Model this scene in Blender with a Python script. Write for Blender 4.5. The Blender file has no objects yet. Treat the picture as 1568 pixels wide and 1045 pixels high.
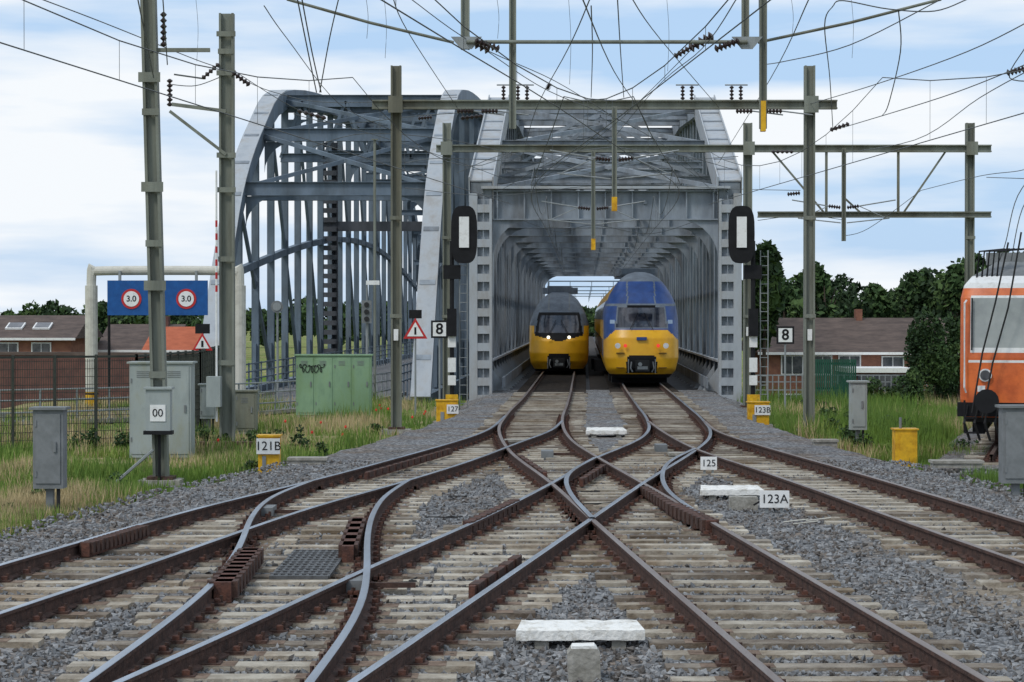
import bpy, math, random
import numpy as np
from mathutils import Vector, noise
random.seed(7); rng=np.random.default_rng(7)
sc=bpy.context.scene
# survey constants: camera 2.6 m above rail head, looking along +Y
F=3300.;CX=784.;HY=487.;HC=2.6
def G(px,py,z=0.):
    d=F*(HC-z)/(py-HY); return Vector(((px-CX)*d/F,d,z))
def Q(px,py,d): return Vector(((px-CX)*d/F,d,HC+(HY-py)*d/F))
V=Vector
# ---------------------------------------------------------------- materials
M={}
def mat(name,c,c2=None,rough=.7,metal=0.,scale=4.,stretch=(1,1,1),bump=0.,bscale=None,lo=.35,hi=.65,spec=.3,detail=6,dirt=None,dscale=.5):
    m=bpy.data.materials.new(name);m.use_nodes=True
    nt=m.node_tree;b=nt.nodes['Principled BSDF'];K=nt.links.new
    b.inputs['Roughness'].default_value=rough;b.inputs['Metallic'].default_value=metal
    b.inputs['Specular IOR Level'].default_value=spec
    if c2 is None: c2=tuple(x*.75 for x in c)
    tc=nt.nodes.new('ShaderNodeTexCoord');mp=nt.nodes.new('ShaderNodeMapping')
    mp.inputs['Scale'].default_value=stretch
    K(tc.outputs['Object'],mp.inputs[0])
    n=nt.nodes.new('ShaderNodeTexNoise');n.inputs['Scale'].default_value=scale;n.inputs['Detail'].default_value=detail
    n.inputs['Roughness'].default_value=.65
    K(mp.outputs[0],n.inputs['Vector'])
    r=nt.nodes.new('ShaderNodeValToRGB');e=r.color_ramp.elements
    e[0].position=lo;e[1].position=hi;e[0].color=(*c2,1);e[1].color=(*c,1)
    K(n.outputs[0],r.inputs[0]);out=r.outputs[0]
    if dirt:
        n3=nt.nodes.new('ShaderNodeTexNoise');n3.inputs['Scale'].default_value=dscale;n3.inputs['Detail'].default_value=8;n3.inputs['Roughness'].default_value=.7
        K(mp.outputs[0],n3.inputs['Vector']);r3=nt.nodes.new('ShaderNodeValToRGB');r3.color_ramp.elements[0].position=.46;r3.color_ramp.elements[1].position=.62
        K(n3.outputs[0],r3.inputs[0]);mx=nt.nodes.new('ShaderNodeMix');mx.data_type='RGBA';mx.blend_type='MULTIPLY'
        mx.inputs[7].default_value=(*dirt,1);K(r3.outputs[0],mx.inputs[0]);K(out,mx.inputs[6]);out=mx.outputs[2]
    K(out,b.inputs['Base Color'])
    if bump:
        n2=nt.nodes.new('ShaderNodeTexNoise');n2.inputs['Scale'].default_value=bscale or scale*4;n2.inputs['Detail'].default_value=4
        K(tc.outputs['Object'],n2.inputs['Vector'])
        bp=nt.nodes.new('ShaderNodeBump');bp.inputs['Strength'].default_value=bump;bp.inputs['Distance'].default_value=.03
        K(n2.outputs[0],bp.inputs['Height']);K(bp.outputs[0],b.inputs['Normal'])
    M[name]=m;return m
vs=(1,1,.12)
mat('steel_top',(.42,.47,.54),(.25,.27,.30),rough=.3,metal=.85,scale=3,stretch=(1,.1,1))
mat('steel_dull',(.26,.22,.20),(.16,.11,.09),rough=.42,metal=.6,scale=3,stretch=(1,.1,1))
mat('rust',(.10,.055,.042),(.045,.028,.023),rough=.9,scale=9,bump=.4)
mat('rust_red',(.145,.062,.042),(.065,.034,.028),rough=.9,scale=12,bump=.4)
mat('sleeper_a',(.52,.475,.395),(.25,.21,.16),rough=.9,scale=3.5,bump=.6,bscale=25,lo=.3,hi=.6,dirt=(.55,.46,.38))
mat('sleeper_b',(.43,.39,.32),(.205,.17,.13),rough=.9,scale=3.0,bump=.6,bscale=25,lo=.3,hi=.6,dirt=(.5,.42,.34))
mat('sleeper_c',(.32,.285,.235),(.14,.11,.085),rough=.9,scale=2.5,bump=.6,bscale=25,lo=.35,hi=.65,dirt=(.5,.43,.37))
mat('stain',(.24,.175,.13),(.11,.072,.05),rough=.95,scale=7,bump=.4,bscale=25)
mat('timber',(.07,.055,.045),(.03,.025,.02),rough=.9,scale=5)
mat('stone_a',(.215,.22,.225),(.14,.142,.147),rough=.9,scale=8)
mat('stone_b',(.32,.322,.325),(.22,.222,.222),rough=.9,scale=8)
mat('stone_c',(.145,.128,.115),(.08,.072,.065),rough=.9,scale=8)
mat('mast_green',(.235,.25,.21),(.145,.155,.13),rough=.65,scale=3,stretch=vs,bump=.15,dirt=(.75,.68,.6))
mat('galv',(.32,.34,.34),(.22,.235,.235),rough=.5,metal=.2,scale=5,stretch=vs)
mat('bridge_light',(.44,.47,.495),(.31,.335,.36),rough=.6,scale=1.2,stretch=(1,1,.3),bump=.1,lo=.3,hi=.6,dirt=(.74,.69,.64),dscale=1.2)
mat('bridge_blue',(.165,.21,.26),(.10,.135,.17),rough=.6,scale=1.2,stretch=(1,1,.3),bump=.1,dirt=(.8,.76,.72),dscale=.8)
mat('bridge_grey',(.31,.35,.39),(.19,.215,.245),rough=.65,scale=1.2,stretch=(1,1,.3),bump=.1,dirt=(.72,.68,.64),dscale=.9)
mat('bridge_dark',(.10,.105,.12),(.055,.06,.068),rough=.7,scale=1.2,stretch=(1,1,.3))
mat('black',(.018,.018,.02),(.012,.012,.013),rough=.6,spec=.15)
mat('rubber',(.03,.03,.03),(.02,.02,.02),rough=.7)
mat('white',(.78,.78,.76),(.60,.59,.56),rough=.6,scale=8,lo=.25,hi=.5)
mat('white_worn',(.78,.77,.73),(.42,.39,.33),rough=.8,scale=6,lo=.32,hi=.5,bump=.5,bscale=30)
mat('cream',(.56,.54,.47),(.42,.40,.34),rough=.5,scale=3,lo=.3,hi=.55)
mat('concrete',(.40,.38,.34),(.20,.19,.16),rough=.9,scale=7,bump=.4)
mat('yellow',(.82,.47,.02),(.62,.34,.02),rough=.5,scale=5,dirt=(.7,.6,.5),dscale=3)
mat('cab_grey',(.40,.44,.43),(.27,.30,.29),rough=.6,scale=4,stretch=(1,1,.4),lo=.3,hi=.7,dirt=(.75,.72,.62),dscale=2)
mat('cab_dkgrey',(.21,.22,.225),(.145,.155,.155),rough=.6,scale=4)
mat('cab_green',(.27,.41,.25),(.19,.30,.19),rough=.6,scale=3,stretch=(1,1,.4),dirt=(.7,.72,.6),dscale=1.5)
mat('sign_blue',(.015,.10,.32),(.01,.07,.24),rough=.4)
mat('sign_red',(.55,.03,.03),(.42,.03,.03),rough=.4)
mat('insul',(.05,.035,.032),(.03,.02,.02),rough=.3)
mat('wire',(.13,.14,.14),(.07,.075,.075),rough=.6)
mat('train_yellow',(.88,.46,.014),(.78,.37,.01),rough=.35,scale=2.5,spec=.5,lo=.25,hi=.55)
mat('train_blue',(.025,.075,.26),(.018,.05,.18),rough=.35,scale=3,spec=.5)
mat('train_grey',(.17,.205,.245),(.11,.13,.16),rough=.5,scale=3)
mat('train_ltblue',(.35,.45,.58),(.25,.34,.46),rough=.4,scale=3)
mat('glass',(.02,.025,.04),(.07,.07,.085),rough=.12,scale=1.6,spec=.8,lo=.45,hi=.55)
mat('orange',(.80,.18,.035),(.62,.13,.03),rough=.4,scale=2,spec=.5,dirt=(.75,.65,.6),dscale=1.5)
mat('loco_panel',(.42,.44,.42),(.30,.32,.31),rough=.3,scale=1.5)
mat('roof_tile',(.13,.095,.08),(.07,.052,.045),rough=.85,scale=1.2,stretch=(1,1,6),bump=.4)
mat('roof_orange',(.48,.13,.06),(.36,.09,.04),rough=.85,scale=1.5)
mat('brick',(.30,.14,.09),(.20,.09,.065),rough=.9,scale=2.5,bump=.3)
mat('brick_dark',(.16,.075,.06),(.10,.05,.045),rough=.9,scale=2.5)
mat('asphalt',(.20,.20,.205),(.14,.14,.14),rough=.9,scale=6)
mat('leaf_a',(.05,.095,.028),(.032,.065,.02),rough=.8,scale=.6)
mat('leaf_b',(.085,.135,.04),(.055,.10,.028),rough=.8,scale=.6)
mat('leaf_c',(.03,.056,.022),(.022,.042,.017),rough=.8,scale=.6)
mat('bark',(.08,.06,.045),(.05,.04,.03),rough=.9)
mat('grass_a',(.14,.23,.035),(.09,.16,.03),rough=.8,scale=.5)
mat('grass_b',(.23,.29,.07),(.15,.22,.045),rough=.8,scale=.5)
mat('grass_dry',(.50,.40,.22),(.36,.28,.15),rough=.8,scale=.5)
mat('fence',(.05,.055,.045),(.03,.035,.03),rough=.7)
mat('fence_green',(.02,.10,.06),(.015,.07,.045),rough=.6)
mat('poppy',(.6,.04,.02),rough=.7)
mat('graffiti',(.03,.04,.03),rough=.7)
mat('water',(.05,.07,.08),(.04,.05,.06),rough=.1,spec=.6)
mat('grate',(.12,.125,.13),(.06,.06,.06),rough=.6,scale=10)
def emis(name,c,s):
    m=bpy.data.materials.new(name);m.use_nodes=True;b=m.node_tree.nodes['Principled BSDF']
    b.inputs['Base Color'].default_value=(*c,1);b.inputs['Emission Color'].default_value=(*c,1);b.inputs['Emission Strength'].default_value=s;M[name]=m
emis('lamp_on',(1,.93,.75),1.6)
emis('lamp_red',(.8,.05,.03),.6)
def ballast_mat():
    m=bpy.data.materials.new('ballast_mat');m.use_nodes=True;nt=m.node_tree;L=nt.links.new
    b=nt.nodes['Principled BSDF'];b.inputs['Roughness'].default_value=.9;b.inputs['Specular IOR Level'].default_value=.2
    tc=nt.nodes.new('ShaderNodeTexCoord')
    v=nt.nodes.new('ShaderNodeTexVoronoi');v.inputs['Scale'].default_value=19
    L(tc.outputs['Object'],v.inputs['Vector'])
    sp=nt.nodes.new('ShaderNodeSeparateColor');L(v.outputs['Color'],sp.inputs[0])
    r=nt.nodes.new('ShaderNodeValToRGB');e=r.color_ramp.elements
    e[0].color=(.055,.054,.053,1);e[1].color=(.33,.335,.34,1);k=e.new(.5);k.color=(.17,.174,.18,1)
    L(sp.outputs[0],r.inputs[0])
    n=nt.nodes.new('ShaderNodeTexNoise');n.inputs['Scale'].default_value=.8;n.inputs['Detail'].default_value=8;n.inputs['Roughness'].default_value=.65;L(tc.outputs['Object'],n.inputs['Vector'])
    r2=nt.nodes.new('ShaderNodeValToRGB');r2.color_ramp.elements[0].position=.44;r2.color_ramp.elements[1].position=.64;L(n.outputs[0],r2.inputs[0])
    mx=nt.nodes.new('ShaderNodeMix');mx.data_type='RGBA';mx.blend_type='MULTIPLY';mx.inputs[7].default_value=(.85,.68,.54,1)
    L(r2.outputs[0],mx.inputs[0]);L(r.outputs[0],mx.inputs[6])
    sx=nt.nodes.new('ShaderNodeSeparateXYZ');L(tc.outputs['Object'],sx.inputs[0])
    ad=nt.nodes.new('ShaderNodeMath');ad.operation='MULTIPLY_ADD';ad.inputs[1].default_value=5.;L(n.outputs[0],ad.inputs[0]);L(sx.outputs[0],ad.inputs[2])
    m1_=nt.nodes.new('ShaderNodeMapRange');m1_.inputs[1].default_value=6.6;m1_.inputs[2].default_value=7.8;L(ad.outputs[0],m1_.inputs[0])
    m2_=nt.nodes.new('ShaderNodeMapRange');m2_.inputs[1].default_value=28;m2_.inputs[2].default_value=23;L(sx.outputs[1],m2_.inputs[0])
    mu=nt.nodes.new('ShaderNodeMath');mu.operation='MULTIPLY';L(m1_.outputs[0],mu.inputs[0]);L(m2_.outputs[0],mu.inputs[1])
    mu2=nt.nodes.new('ShaderNodeMath');mu2.operation='MULTIPLY';L(mu.outputs[0],mu2.inputs[0]);mu2.inputs[1].default_value=.8
    mx2=nt.nodes.new('ShaderNodeMix');mx2.data_type='RGBA';L(mu2.outputs[0],mx2.inputs[0]);L(mx.outputs[2],mx2.inputs[6]);mx2.inputs[7].default_value=(.27,.22,.16,1)
    L(mx2.outputs[2],b.inputs['Base Color'])
    bp=nt.nodes.new('ShaderNodeBump');bp.invert=True;bp.inputs['Strength'].default_value=.9;bp.inputs['Distance'].default_value=.04
    L(v.outputs['Distance'],bp.inputs['Height']);L(bp.outputs[0],b.inputs['Normal']);M['ballast']=m
ballast_mat()
def grass_mat():
    m=bpy.data.materials.new('ground_grass');m.use_nodes=True;nt=m.node_tree;L=nt.links.new
    b=nt.nodes['Principled BSDF'];b.inputs['Roughness'].default_value=.95;b.inputs['Specular IOR Level'].default_value=.1
    tc=nt.nodes.new('ShaderNodeTexCoord')
    n=nt.nodes.new('ShaderNodeTexNoise');n.inputs['Scale'].default_value=.35;n.inputs['Detail'].default_value=8;n.inputs['Roughness'].default_value=.7;L(tc.outputs['Object'],n.inputs['Vector'])
    r=nt.nodes.new('ShaderNodeValToRGB');e=r.color_ramp.elements
    e[0].position=.36;e[0].color=(.10,.17,.03,1);e[1].position=.62;e[1].color=(.36,.29,.16,1);k=e.new(.49);k.color=(.18,.22,.06,1)
    L(n.outputs[0],r.inputs[0]);L(r.outputs[0],b.inputs['Base Color'])
    n2=nt.nodes.new('ShaderNodeTexNoise');n2.inputs['Scale'].default_value=14;L(tc.outputs['Object'],n2.inputs['Vector'])
    bp=nt.nodes.new('ShaderNodeBump');bp.inputs['Strength'].default_value=.8;bp.inputs['Distance'].default_value=.1;L(n2.outputs[0],bp.inputs['Height']);L(bp.outputs[0],b.inputs['Normal'])
    M['ground']=m
grass_mat()
# ---------------------------------------------------------------- mesh builder
class MB:
    def __init__(s): s.v=[];s.f=[];s.m=[];s.mats=[]
    def mi(s,n):
        if n not in s.mats: s.mats.append(n)
        return s.mats.index(n)
    def add(s,vs,fs,m):
        o=len(s.v);s.v+= [tuple(v) for v in vs];k=s.mi(m)
        for f in fs: s.f.append([o+i for i in f]);s.m.append(k)
    def obox(s,c,a,b,d,m):
        c=V(c);vs=[c+a*i+b*j+d*k for k in(-1,1) for j in(-1,1) for i in(-1,1)]
        s.add(vs,[(0,2,3,1),(4,5,7,6),(0,1,5,4),(2,6,7,3),(0,4,6,2),(1,3,7,5)],m)
    def box(s,x0,x1,y0,y1,z0,z1,m):
        s.obox(((x0+x1)/2,(y0+y1)/2,(z0+z1)/2),V(((x1-x0)/2,0,0)),V((0,(y1-y0)/2,0)),V((0,0,(z1-z0)/2)),m)
    def beam(s,p,q,w,h,m,side=None):
        p=V(p);q=V(q);t=(q-p)
        if t.length<1e-6:return
        if side is None: side=V((0,0,1)).cross(t)
        side=V(side)
        if side.length<1e-3: side=V((1,0,0))
        side=side-side.project(t);side.normalize();up=t.cross(side).normalized()
        s.obox((p+q)/2,side*(w/2),up*(h/2),t/2,m)
    def ib(s,p,q,dep,wid,m,side=(1,0,0),tf=.025,tw=.02):
        p=V(p);q=V(q);t=(q-p).normalized();sd=V(side);sd=(sd-sd.project(t)).normalized()
        up=t.cross(sd).normalized()
        for k in(-1,1): s.beam(p+sd*k*(dep/2-tf/2),q+sd*k*(dep/2-tf/2),tf,wid,m,sd)
        s.obox((p+q)/2,sd*(dep/2-tf),up*(tw/2),(q-p)/2,m)
    def tube(s,pts,r,m,n=5,cap=True):
        pts=[V(p) for p in pts];N=len(pts);o=len(s.v);k=s.mi(m)
        for i,p in enumerate(pts):
            t=(pts[min(i+1,N-1)]-pts[max(i-1,0)]).normalized()
            a=t.cross(V((0,0,1)))
            if a.length<.05:a=V((0,-1,0))
            a.normalize();b=t.cross(a)
            rr=r[i] if isinstance(r,(list,tuple)) else r
            for j in range(n):
                an=2*math.pi*j/n;s.v.append(tuple(p+(a*math.cos(an)+b*math.sin(an))*rr))
        for i in range(N-1):
            for j in range(n):
                s.f.append([o+i*n+j,o+i*n+(j+1)%n,o+(i+1)*n+(j+1)%n,o+(i+1)*n+j]);s.m.append(k)
        if cap:
            s.f.append([o+j for j in range(n)][::-1]);s.m.append(k)
            s.f.append([o+(N-1)*n+j for j in range(n)]);s.m.append(k)
    def sweep(s,pts,side,w,h,m):
        pts=[V(p) for p in pts];side=V(side).normalized();N=len(pts);o=len(s.v);k=s.mi(m)
        for i,p in enumerate(pts):
            t1=(pts[min(i+1,N-1)]-pts[min(i,N-2)]).normalized();t0=(pts[max(i,1)]-pts[max(i-1,0)]).normalized()
            t=(t0+t1).normalized();up=side.cross(t).normalized();sc_=1/max(.5,t.dot(t1))
            for a,b in((-1,-1),(1,-1),(1,1),(-1,1)): s.v.append(tuple(p+side*a*w/2+up*b*h/2*sc_))
        for i in range(N-1):
            for j in range(4): s.f.append([o+i*4+j,o+i*4+(j+1)%4,o+(i+1)*4+(j+1)%4,o+(i+1)*4+j]);s.m.append(k)
        s.f.append([o,o+1,o+2,o+3]);s.m.append(k);s.f.append([o+(N-1)*4+j for j in range(4)]);s.m.append(k)
    def prism(s,poly,off,m):
        off=V(off);n=len(poly);vs=[V(p) for p in poly]+[V(p)+off for p in poly]
        s.add(vs,[list(range(n))[::-1],list(range(n,2*n))]+[(i,(i+1)%n,n+(i+1)%n,n+i) for i in range(n)],m)
    def disc(s,c,r,dy,m,n=20):
        c=V(c);s.prism([c+V((math.cos(2*math.pi*i/n)*r,0,math.sin(2*math.pi*i/n)*r)) for i in range(n)],(0,dy,0),m)
    def insul(s,p,q,r=.06,n=6,m='insul'):
        p=V(p);q=V(q)
        pts=[];rs=[]
        for i in range(n):
            a=i/n
            for b,rr in((.1,.35),(.45,1),(.6,1),(.95,.35)): pts.append(p.lerp(q,a+b/n));rs.append(rr*r)
        s.tube(pts,rs,m,8)
    def rotz(s,x0,y0,th):
        c,sn=math.cos(th),math.sin(th)
        s.v=[(x0+(x-x0)*c+(y-y0)*sn,y0-(x-x0)*sn+(y-y0)*c,z) for x,y,z in s.v]
    def make(s,name,parent=None,smooth=False):
        me=bpy.data.meshes.new(name);a=np.array(s.v);
        c=V(((a[:,0].min()+a[:,0].max())/2,(a[:,1].min()+a[:,1].max())/2,a[:,2].min()))
        a=a-np.array(c)
        me.from_pydata([tuple(x) for x in a],[],s.f)
        for n in s.mats: me.materials.append(M[n])
        me.polygons.foreach_set('material_index',s.m)
        if smooth: me.polygons.foreach_set('use_smooth',[True]*len(s.f))
        me.update();ob=bpy.data.objects.new(name,me);ob.location=c;sc.collection.objects.link(ob)
        if parent: ob.parent=parent;ob.location=c-parent.location
        return ob
def txt(s,loc,size,m,parent,name='lettering',bold=.0):
    cu=bpy.data.curves.new(name,'FONT');cu.body=s;cu.size=size;cu.align_x='CENTER';cu.align_y='CENTER';cu.extrude=.002;cu.offset=bold
    ob=bpy.data.objects.new(name,cu);cu.materials.append(M[m]);ob.rotation_euler=(math.pi/2,0,0);sc.collection.objects.link(ob)
    ob.parent=parent;ob.location=V(loc)-parent.location;return ob
def big(name,vs,fs,mi,mats,smooth=False):
    me=bpy.data.meshes.new(name);nv=len(vs);nf=len(fs);k=fs.shape[1]
    me.vertices.add(nv);me.vertices.foreach_set('co',vs.astype(np.float32).ravel())
    me.loops.add(nf*k);me.loops.foreach_set('vertex_index',fs.astype(np.int32).ravel())
    me.polygons.add(nf);me.polygons.foreach_set('loop_start',np.arange(0,nf*k,k,dtype=np.int32))
    for n in mats: me.materials.append(M[n])
    me.update(calc_edges=True)
    me.polygons.foreach_set('material_index',mi.astype(np.int32));me.polygons.foreach_set('use_smooth',[smooth]*nf)
    me.validate()
    ob=bpy.data.objects.new(name,me);sc.collection.objects.link(ob);return ob
# ---------------------------------------------------------------- rails
S=.0336
Lc=lambda d:1.45+S*(d-80)
Rc=lambda d:4.95+S*(d-80)
far=lambda c,o:[(d,c(d)+o) for d in(300,230,160,110,90,82)]
def pxs(l): 
    r=[]
    for x,y in l: g=G(x,y);r.append((g.y,g.x))
    return r
R={}
def rail(n,pts,z,top,pair=None):
    pts=sorted(pts);d=np.array([p[0] for p in pts]);x=np.array([p[1] for p in pts])
    m=np.gradient(x,d)
    lo=d[0] ;hi=d[-1];D=np.arange(lo,min(hi,300),.5)
    idx=np.clip(np.searchsorted(d,D,side='right')-1,0,len(d)-2);h=d[idx+1]-d[idx];t=(D-d[idx])/h
    X=(2*t**3-3*t**2+1)*x[idx]+(t**3-2*t**2+t)*h*m[idx]+(-2*t**3+3*t**2)*x[idx+1]+(t**3-t**2)*h*m[idx+1]
    k=np.exp(-np.linspace(-2,2,9)**2/1.2);k/=k.sum()
    Xp=np.concatenate([X[0]-(X[1]-X[0])*np.arange(4,0,-1),X,X[-1]+(X[-1]-X[-2])*np.arange(1,5)])
    X=np.convolve(Xp,k,'valid')
    if lo<16 :
        s=(X[6]-X[0])/3.; Dn=np.arange(lo-6,lo,.5);X=np.concatenate([X[0]+s*(Dn-lo),X]);D=np.concatenate([Dn,D])
    R[n]=(D,X,z,top)
rail('AL',far(Lc,-.7525)+pxs([(813,594),(800,610),(775,636),(764,655),(768,672),(782,692),(845,740),(907,795),(1050,920),(1195,1045)]),0.,'steel_dull')
rail('AR',far(Lc,.7525)+pxs([(875,594),(868,620),(861,645),(866,662),(880,678),(915,700),(985,740),(1083,795),(1300,920),(1517,1045)]),.002,'steel_dull')
rail('BL',far(Rc,-.7525)+pxs([(957,594),(975,620),(992,645),(994,657),(980,672),(950,686),(915,700),(845,740),(725,800),(560,872),(370,960),(180,1045)]),.004,'steel_top')
rail('BR',far(Rc,.7525)+pxs([(1019,594),(1050,620),(1078,645),(1088,660),(1085,673),(1070,686),(985,740),(905,795),(720,922),(540,1045)]),.006,'steel_top')
rail('DL',pxs([(775,636),(740,662),(600,704),(480,736),(300,780),(130,828),(0,866),(-250,940),(-450,1000)]),.008,'steel_top')
rail('DR',pxs([(861,645),(843,660),(790,680),(727,704),(626,736),(471,780),(330,828),(222,866),(0,940),(-260,1030)]),.010,'steel_top')
rail('CL',pxs([(480,736),(415,762),(385,792),(372,825),(360,850),(325,895),(240,965),(130,1045)]),.012,'steel_top')
rail('CR',pxs([(626,736),(590,760),(570,790),(562,830),(562,870),(555,920),(530,970),(475,1045)]),.014,'steel_top')
rail('ER',pxs([(1078,645),(1100,662),(1180,688),(1300,722),(1430,760),(1568,801),(1850,885),(2100,960)]),.016,'steel_dull')
rail('EL',pxs([(992,645),(1020,665),(1064,688),(1164,722),(1273,760),(1387,801),(1568,864),(1900,980)]),.018,'steel_dull')
rail('FL',pxs([(1064,688),(1025,708),(1014,728),(1022,752),(1083,797)]),.020,'steel_top')
rail('IL',pxs([(915,700),(868,730),(872,755),(907,795)]),.022,'steel_top')
YAW=math.atan(.26)
gx=lambda d,o:10.42+o/math.cos(YAW)+.26*(d-43)
for n_,o_ in(('GL',-.7525),('GR',.7525)): rail(n_,[(d,gx(d,o_)) for d in(41,48,56,64,72)],0,'steel_dull')
prof=[(-.07,-.172),(.07,-.172),(.07,-.158),(.013,-.14),(.013,-.045),(.036,-.036),(.036,-.004),(.030,0),(-.030,0),(-.036,-.004),(-.036,-.036),(-.013,-.045),(-.013,-.14),(-.07,-.158)]
def interp(n,d):
    D,X,_,_=R[n]
    if d<D[0]-.3 or d>D[-1]+.3: return None
    return float(np.interp(d,D,X))
mb=MB()
for n,(D,X,z,top) in R.items():
    sl=np.gradient(X,D);o=len(mb.v);P=len(prof);kr=mb.mi('rust');kt=mb.mi(top)
    for d,x,s in zip(D,X,sl):
        nn=math.hypot(1,s)
        for a,b in prof: mb.v.append((x+a/nn,d-a*s/nn,z+b))
    for i in range(len(D)-1):
        for j in range(P):
            mb.f.append([o+i*P+j,o+(i+1)*P+j,o+(i+1)*P+(j+1)%P,o+i*P+(j+1)%P][::-1]);mb.m.append(kt if j in(6,7,8) else kr)
mb.make('railway_rails')
pairs=[('AL','AR'),('BL','BR'),('DL','DR'),('CL','CR'),('EL','ER'),('GL','GR')]
sm=MB();cm=MB();slabs=[]
d=9.3
while d<79.5:
    iv=[];act=[];row=[]
    for a,b in pairs:
        xa,xb=interp(a,d),interp(b,d)
        if xa is None or xb is None: continue
        if a=='DL' and d>53: continue
        if a=='EL' and d>51: continue
        iv.append([xa-.55,xb+.55]);act+=[a,b]
    for a in('FL','IL'):
        if interp(a,d) is not None: act.append(a)
    iv.sort();mg=[]
    for i in iv:
        if mg and i[0]<mg[-1][1]-.1: mg[-1][1]=max(mg[-1][1],i[1])
        else: mg.append(i[:])
    for a,b in mg:
        a+=random.uniform(-.08,.08);b+=random.uniform(-.08,.08);w=.135
        x=a;segs=[]
        while b-x>3.6: L=random.uniform(2.3,3.2);segs.append((x,x+L-.03));x+=L
        segs.append((x,b))
        for u,v in segs:
            zt=-.155+random.uniform(-.012,.012);t=random.uniform(-.006,.006);k=random.random()
            dark=.3 if (d<24 and (u+v)/2>1.2) else 0
            k+=dark
            mm='sleeper_a' if k<.45 else('sleeper_b' if k<.8 else 'sleeper_c')
            if d>50: mm='sleeper_b' if k<.6 else 'sleeper_c'
            w_=w+random.uniform(-.012,.012);c=V(((u+v)/2,d+random.uniform(-.015,.015),zt-.1))
            ax=V(((v-u)/2,t*(v-u)/2,0));ay=V((0,w_,0))
            vs=[c+ax*i*(1 if kk<0 else .995)+ay*j*(1 if kk<0 else .88)+V((0,0,.1*kk)) for kk in(-1,1) for j in(-1,1) for i in(-1,1)]
            sm.add(vs,[(0,2,3,1),(4,5,7,6),(0,1,5,4),(2,6,7,3),(0,4,6,2),(1,3,7,5)],mm)
            slabs.append((d,u,v));row.append((u,v,zt,c.y,t,w_))
    for n in set(act):
        x=interp(n,d)
        if d<60:
            for u,v,zt,cy,t,w_ in row:
                if u<x<v:
                    x0=max(u+.01,x-random.uniform(.2,.34));x1=min(v-.01,x+random.uniform(.2,.34))
                    q=lambda X_,s,z_:(X_,cy+t*(X_-(u+v)/2)+s*w_*.875,z_)
                    h=zt+.002+.0015*random.random()
                    sm.add([q(x0,-1,h),q(x1,-1,h),q(x1,1,h),q(x0,1,h)],[(0,1,2,3)],'stain')
            cm.box(x-.17,x+.17,d-.085,d+.085,-.165,-.136,'rust')
            for s in(-1,1):
                cm.box(x+s*.10-.03,x+s*.10+.03,d-.05,d+.05,-.14,-.10,'rust_red')
                cm.tube([(x+s*.13,d,-.14),(x+s*.13,d,-.07)],.018,'rust',5)
    d+=.6
d=80.3
while d<200:
    for c in(Lc(d),Rc(d)): sm.box(c-1.3,c+1.3,d-.13,d+.13,-.33,-.17,'timber')
    d+=.65
sm.make('railway_sleepers');cm.make('rail_fastenings')
# ---------------------------------------------------------------- ballast bed
lb=([5,26.5,34.5,39.7,47.9,60.4,70,84],[-9.5,-6.6,-5.6,-4.5,-3.2,-1.7,-1.2,-.7]);rb=([5,26,33.8,40.5,49,60.4,70,84],[12,9,8.1,7.5,6.9,6.6,7.2,7.8])
LB=lambda d:float(np.interp(d,*lb));RB=lambda d:float(np.interp(d,*rb))
def zb(x,y): return -.195+.018*noise.noise(V((x*1.3,y*1.3,0)))+.012*noise.noise(V((x*5,y*5,3)))
vs=[];fs=[];NC=110
ds=np.concatenate([np.arange(6,40,.2),np.arange(40,84,.5)])
for d in ds:
    l,r=LB(d)+.25*noise.noise(V((d*.8,0,0))),RB(d)+.3*noise.noise(V((d*.8,9,0)))
    for j in range(NC+1):
        if j==0:x=l-1.;z=-.56
        elif j==NC:x=r+1.;z=-.56
        else:
            x=l+(r-l)*(j-1)/(NC-2);z=zb(x,d)
            if j in(1,NC-1): z-=.06
        vs.append((x,d,z))
n=NC+1
for i in range(len(ds)-1):
    for j in range(NC): fs.append((i*n+j,i*n+j+1,(i+1)*n+j+1,(i+1)*n+j))
big('ballast_bed',np.array(vs),np.array(fs),np.zeros(len(fs)),['ballast'],True)
b=MB();p0=gx(40,0);p1_=gx(73,0);b.add([(p0-2.4,40,-.56),(p0-1.8,40,-.2),(p0+1.8,40,-.2),(p0+2.4,40,-.56),(p1_-2.4,73,-.56),(p1_-1.8,73,-.2),(p1_+1.8,73,-.2),(p1_+2.4,73,-.56)],[(0,1,5,4),(1,2,6,5),(2,3,7,6),(3,2,1,0)],'ballast');b.make('siding_ballast')
N=60000
u=rng.random(N);dd=10+ (u**1.7)*32
xx=np.empty(N)
for i in range(N): l,r=LB(dd[i]),RB(dd[i]);hw=dd[i]*.245;xx[i]=rng.uniform(max(l-.3,-hw),min(r+.3,hw))
slb={}
for (d,a,b_) in slabs: slb.setdefault(round((d-9.3)/.6),[]).append((a,b_,d))
keep=np.ones(N,bool)
for i in range(N):
    k=round((dd[i]-9.3)/.6)
    for a,b_,d in slb.get(k,[]):
        if a-.02<xx[i]<b_+.02 and abs(dd[i]-d)<.15 and rng.random()<.96: keep[i]=False
    if xx[i]>4.6 and dd[i]<25 and rng.random()<.55: keep[i]=False
xx=xx[keep];dd=dd[keep];N=len(xx)
base=np.array([(1,0,0),(0,1,0),(-1,0,0),(0,-1,0),(0,0,1),(0,0,-1)],float)
sz=rng.uniform(.014,.034,N)
vv=base[None]*(1+.35*rng.standard_normal((N,6,1)))
A=rng.standard_normal((N,3,3));Qm,_=np.linalg.qr(A)
vv=np.einsum('nij,nkj->nki',Qm,vv*np.array([1.2,1,.8]))*sz[:,None,None]
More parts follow.
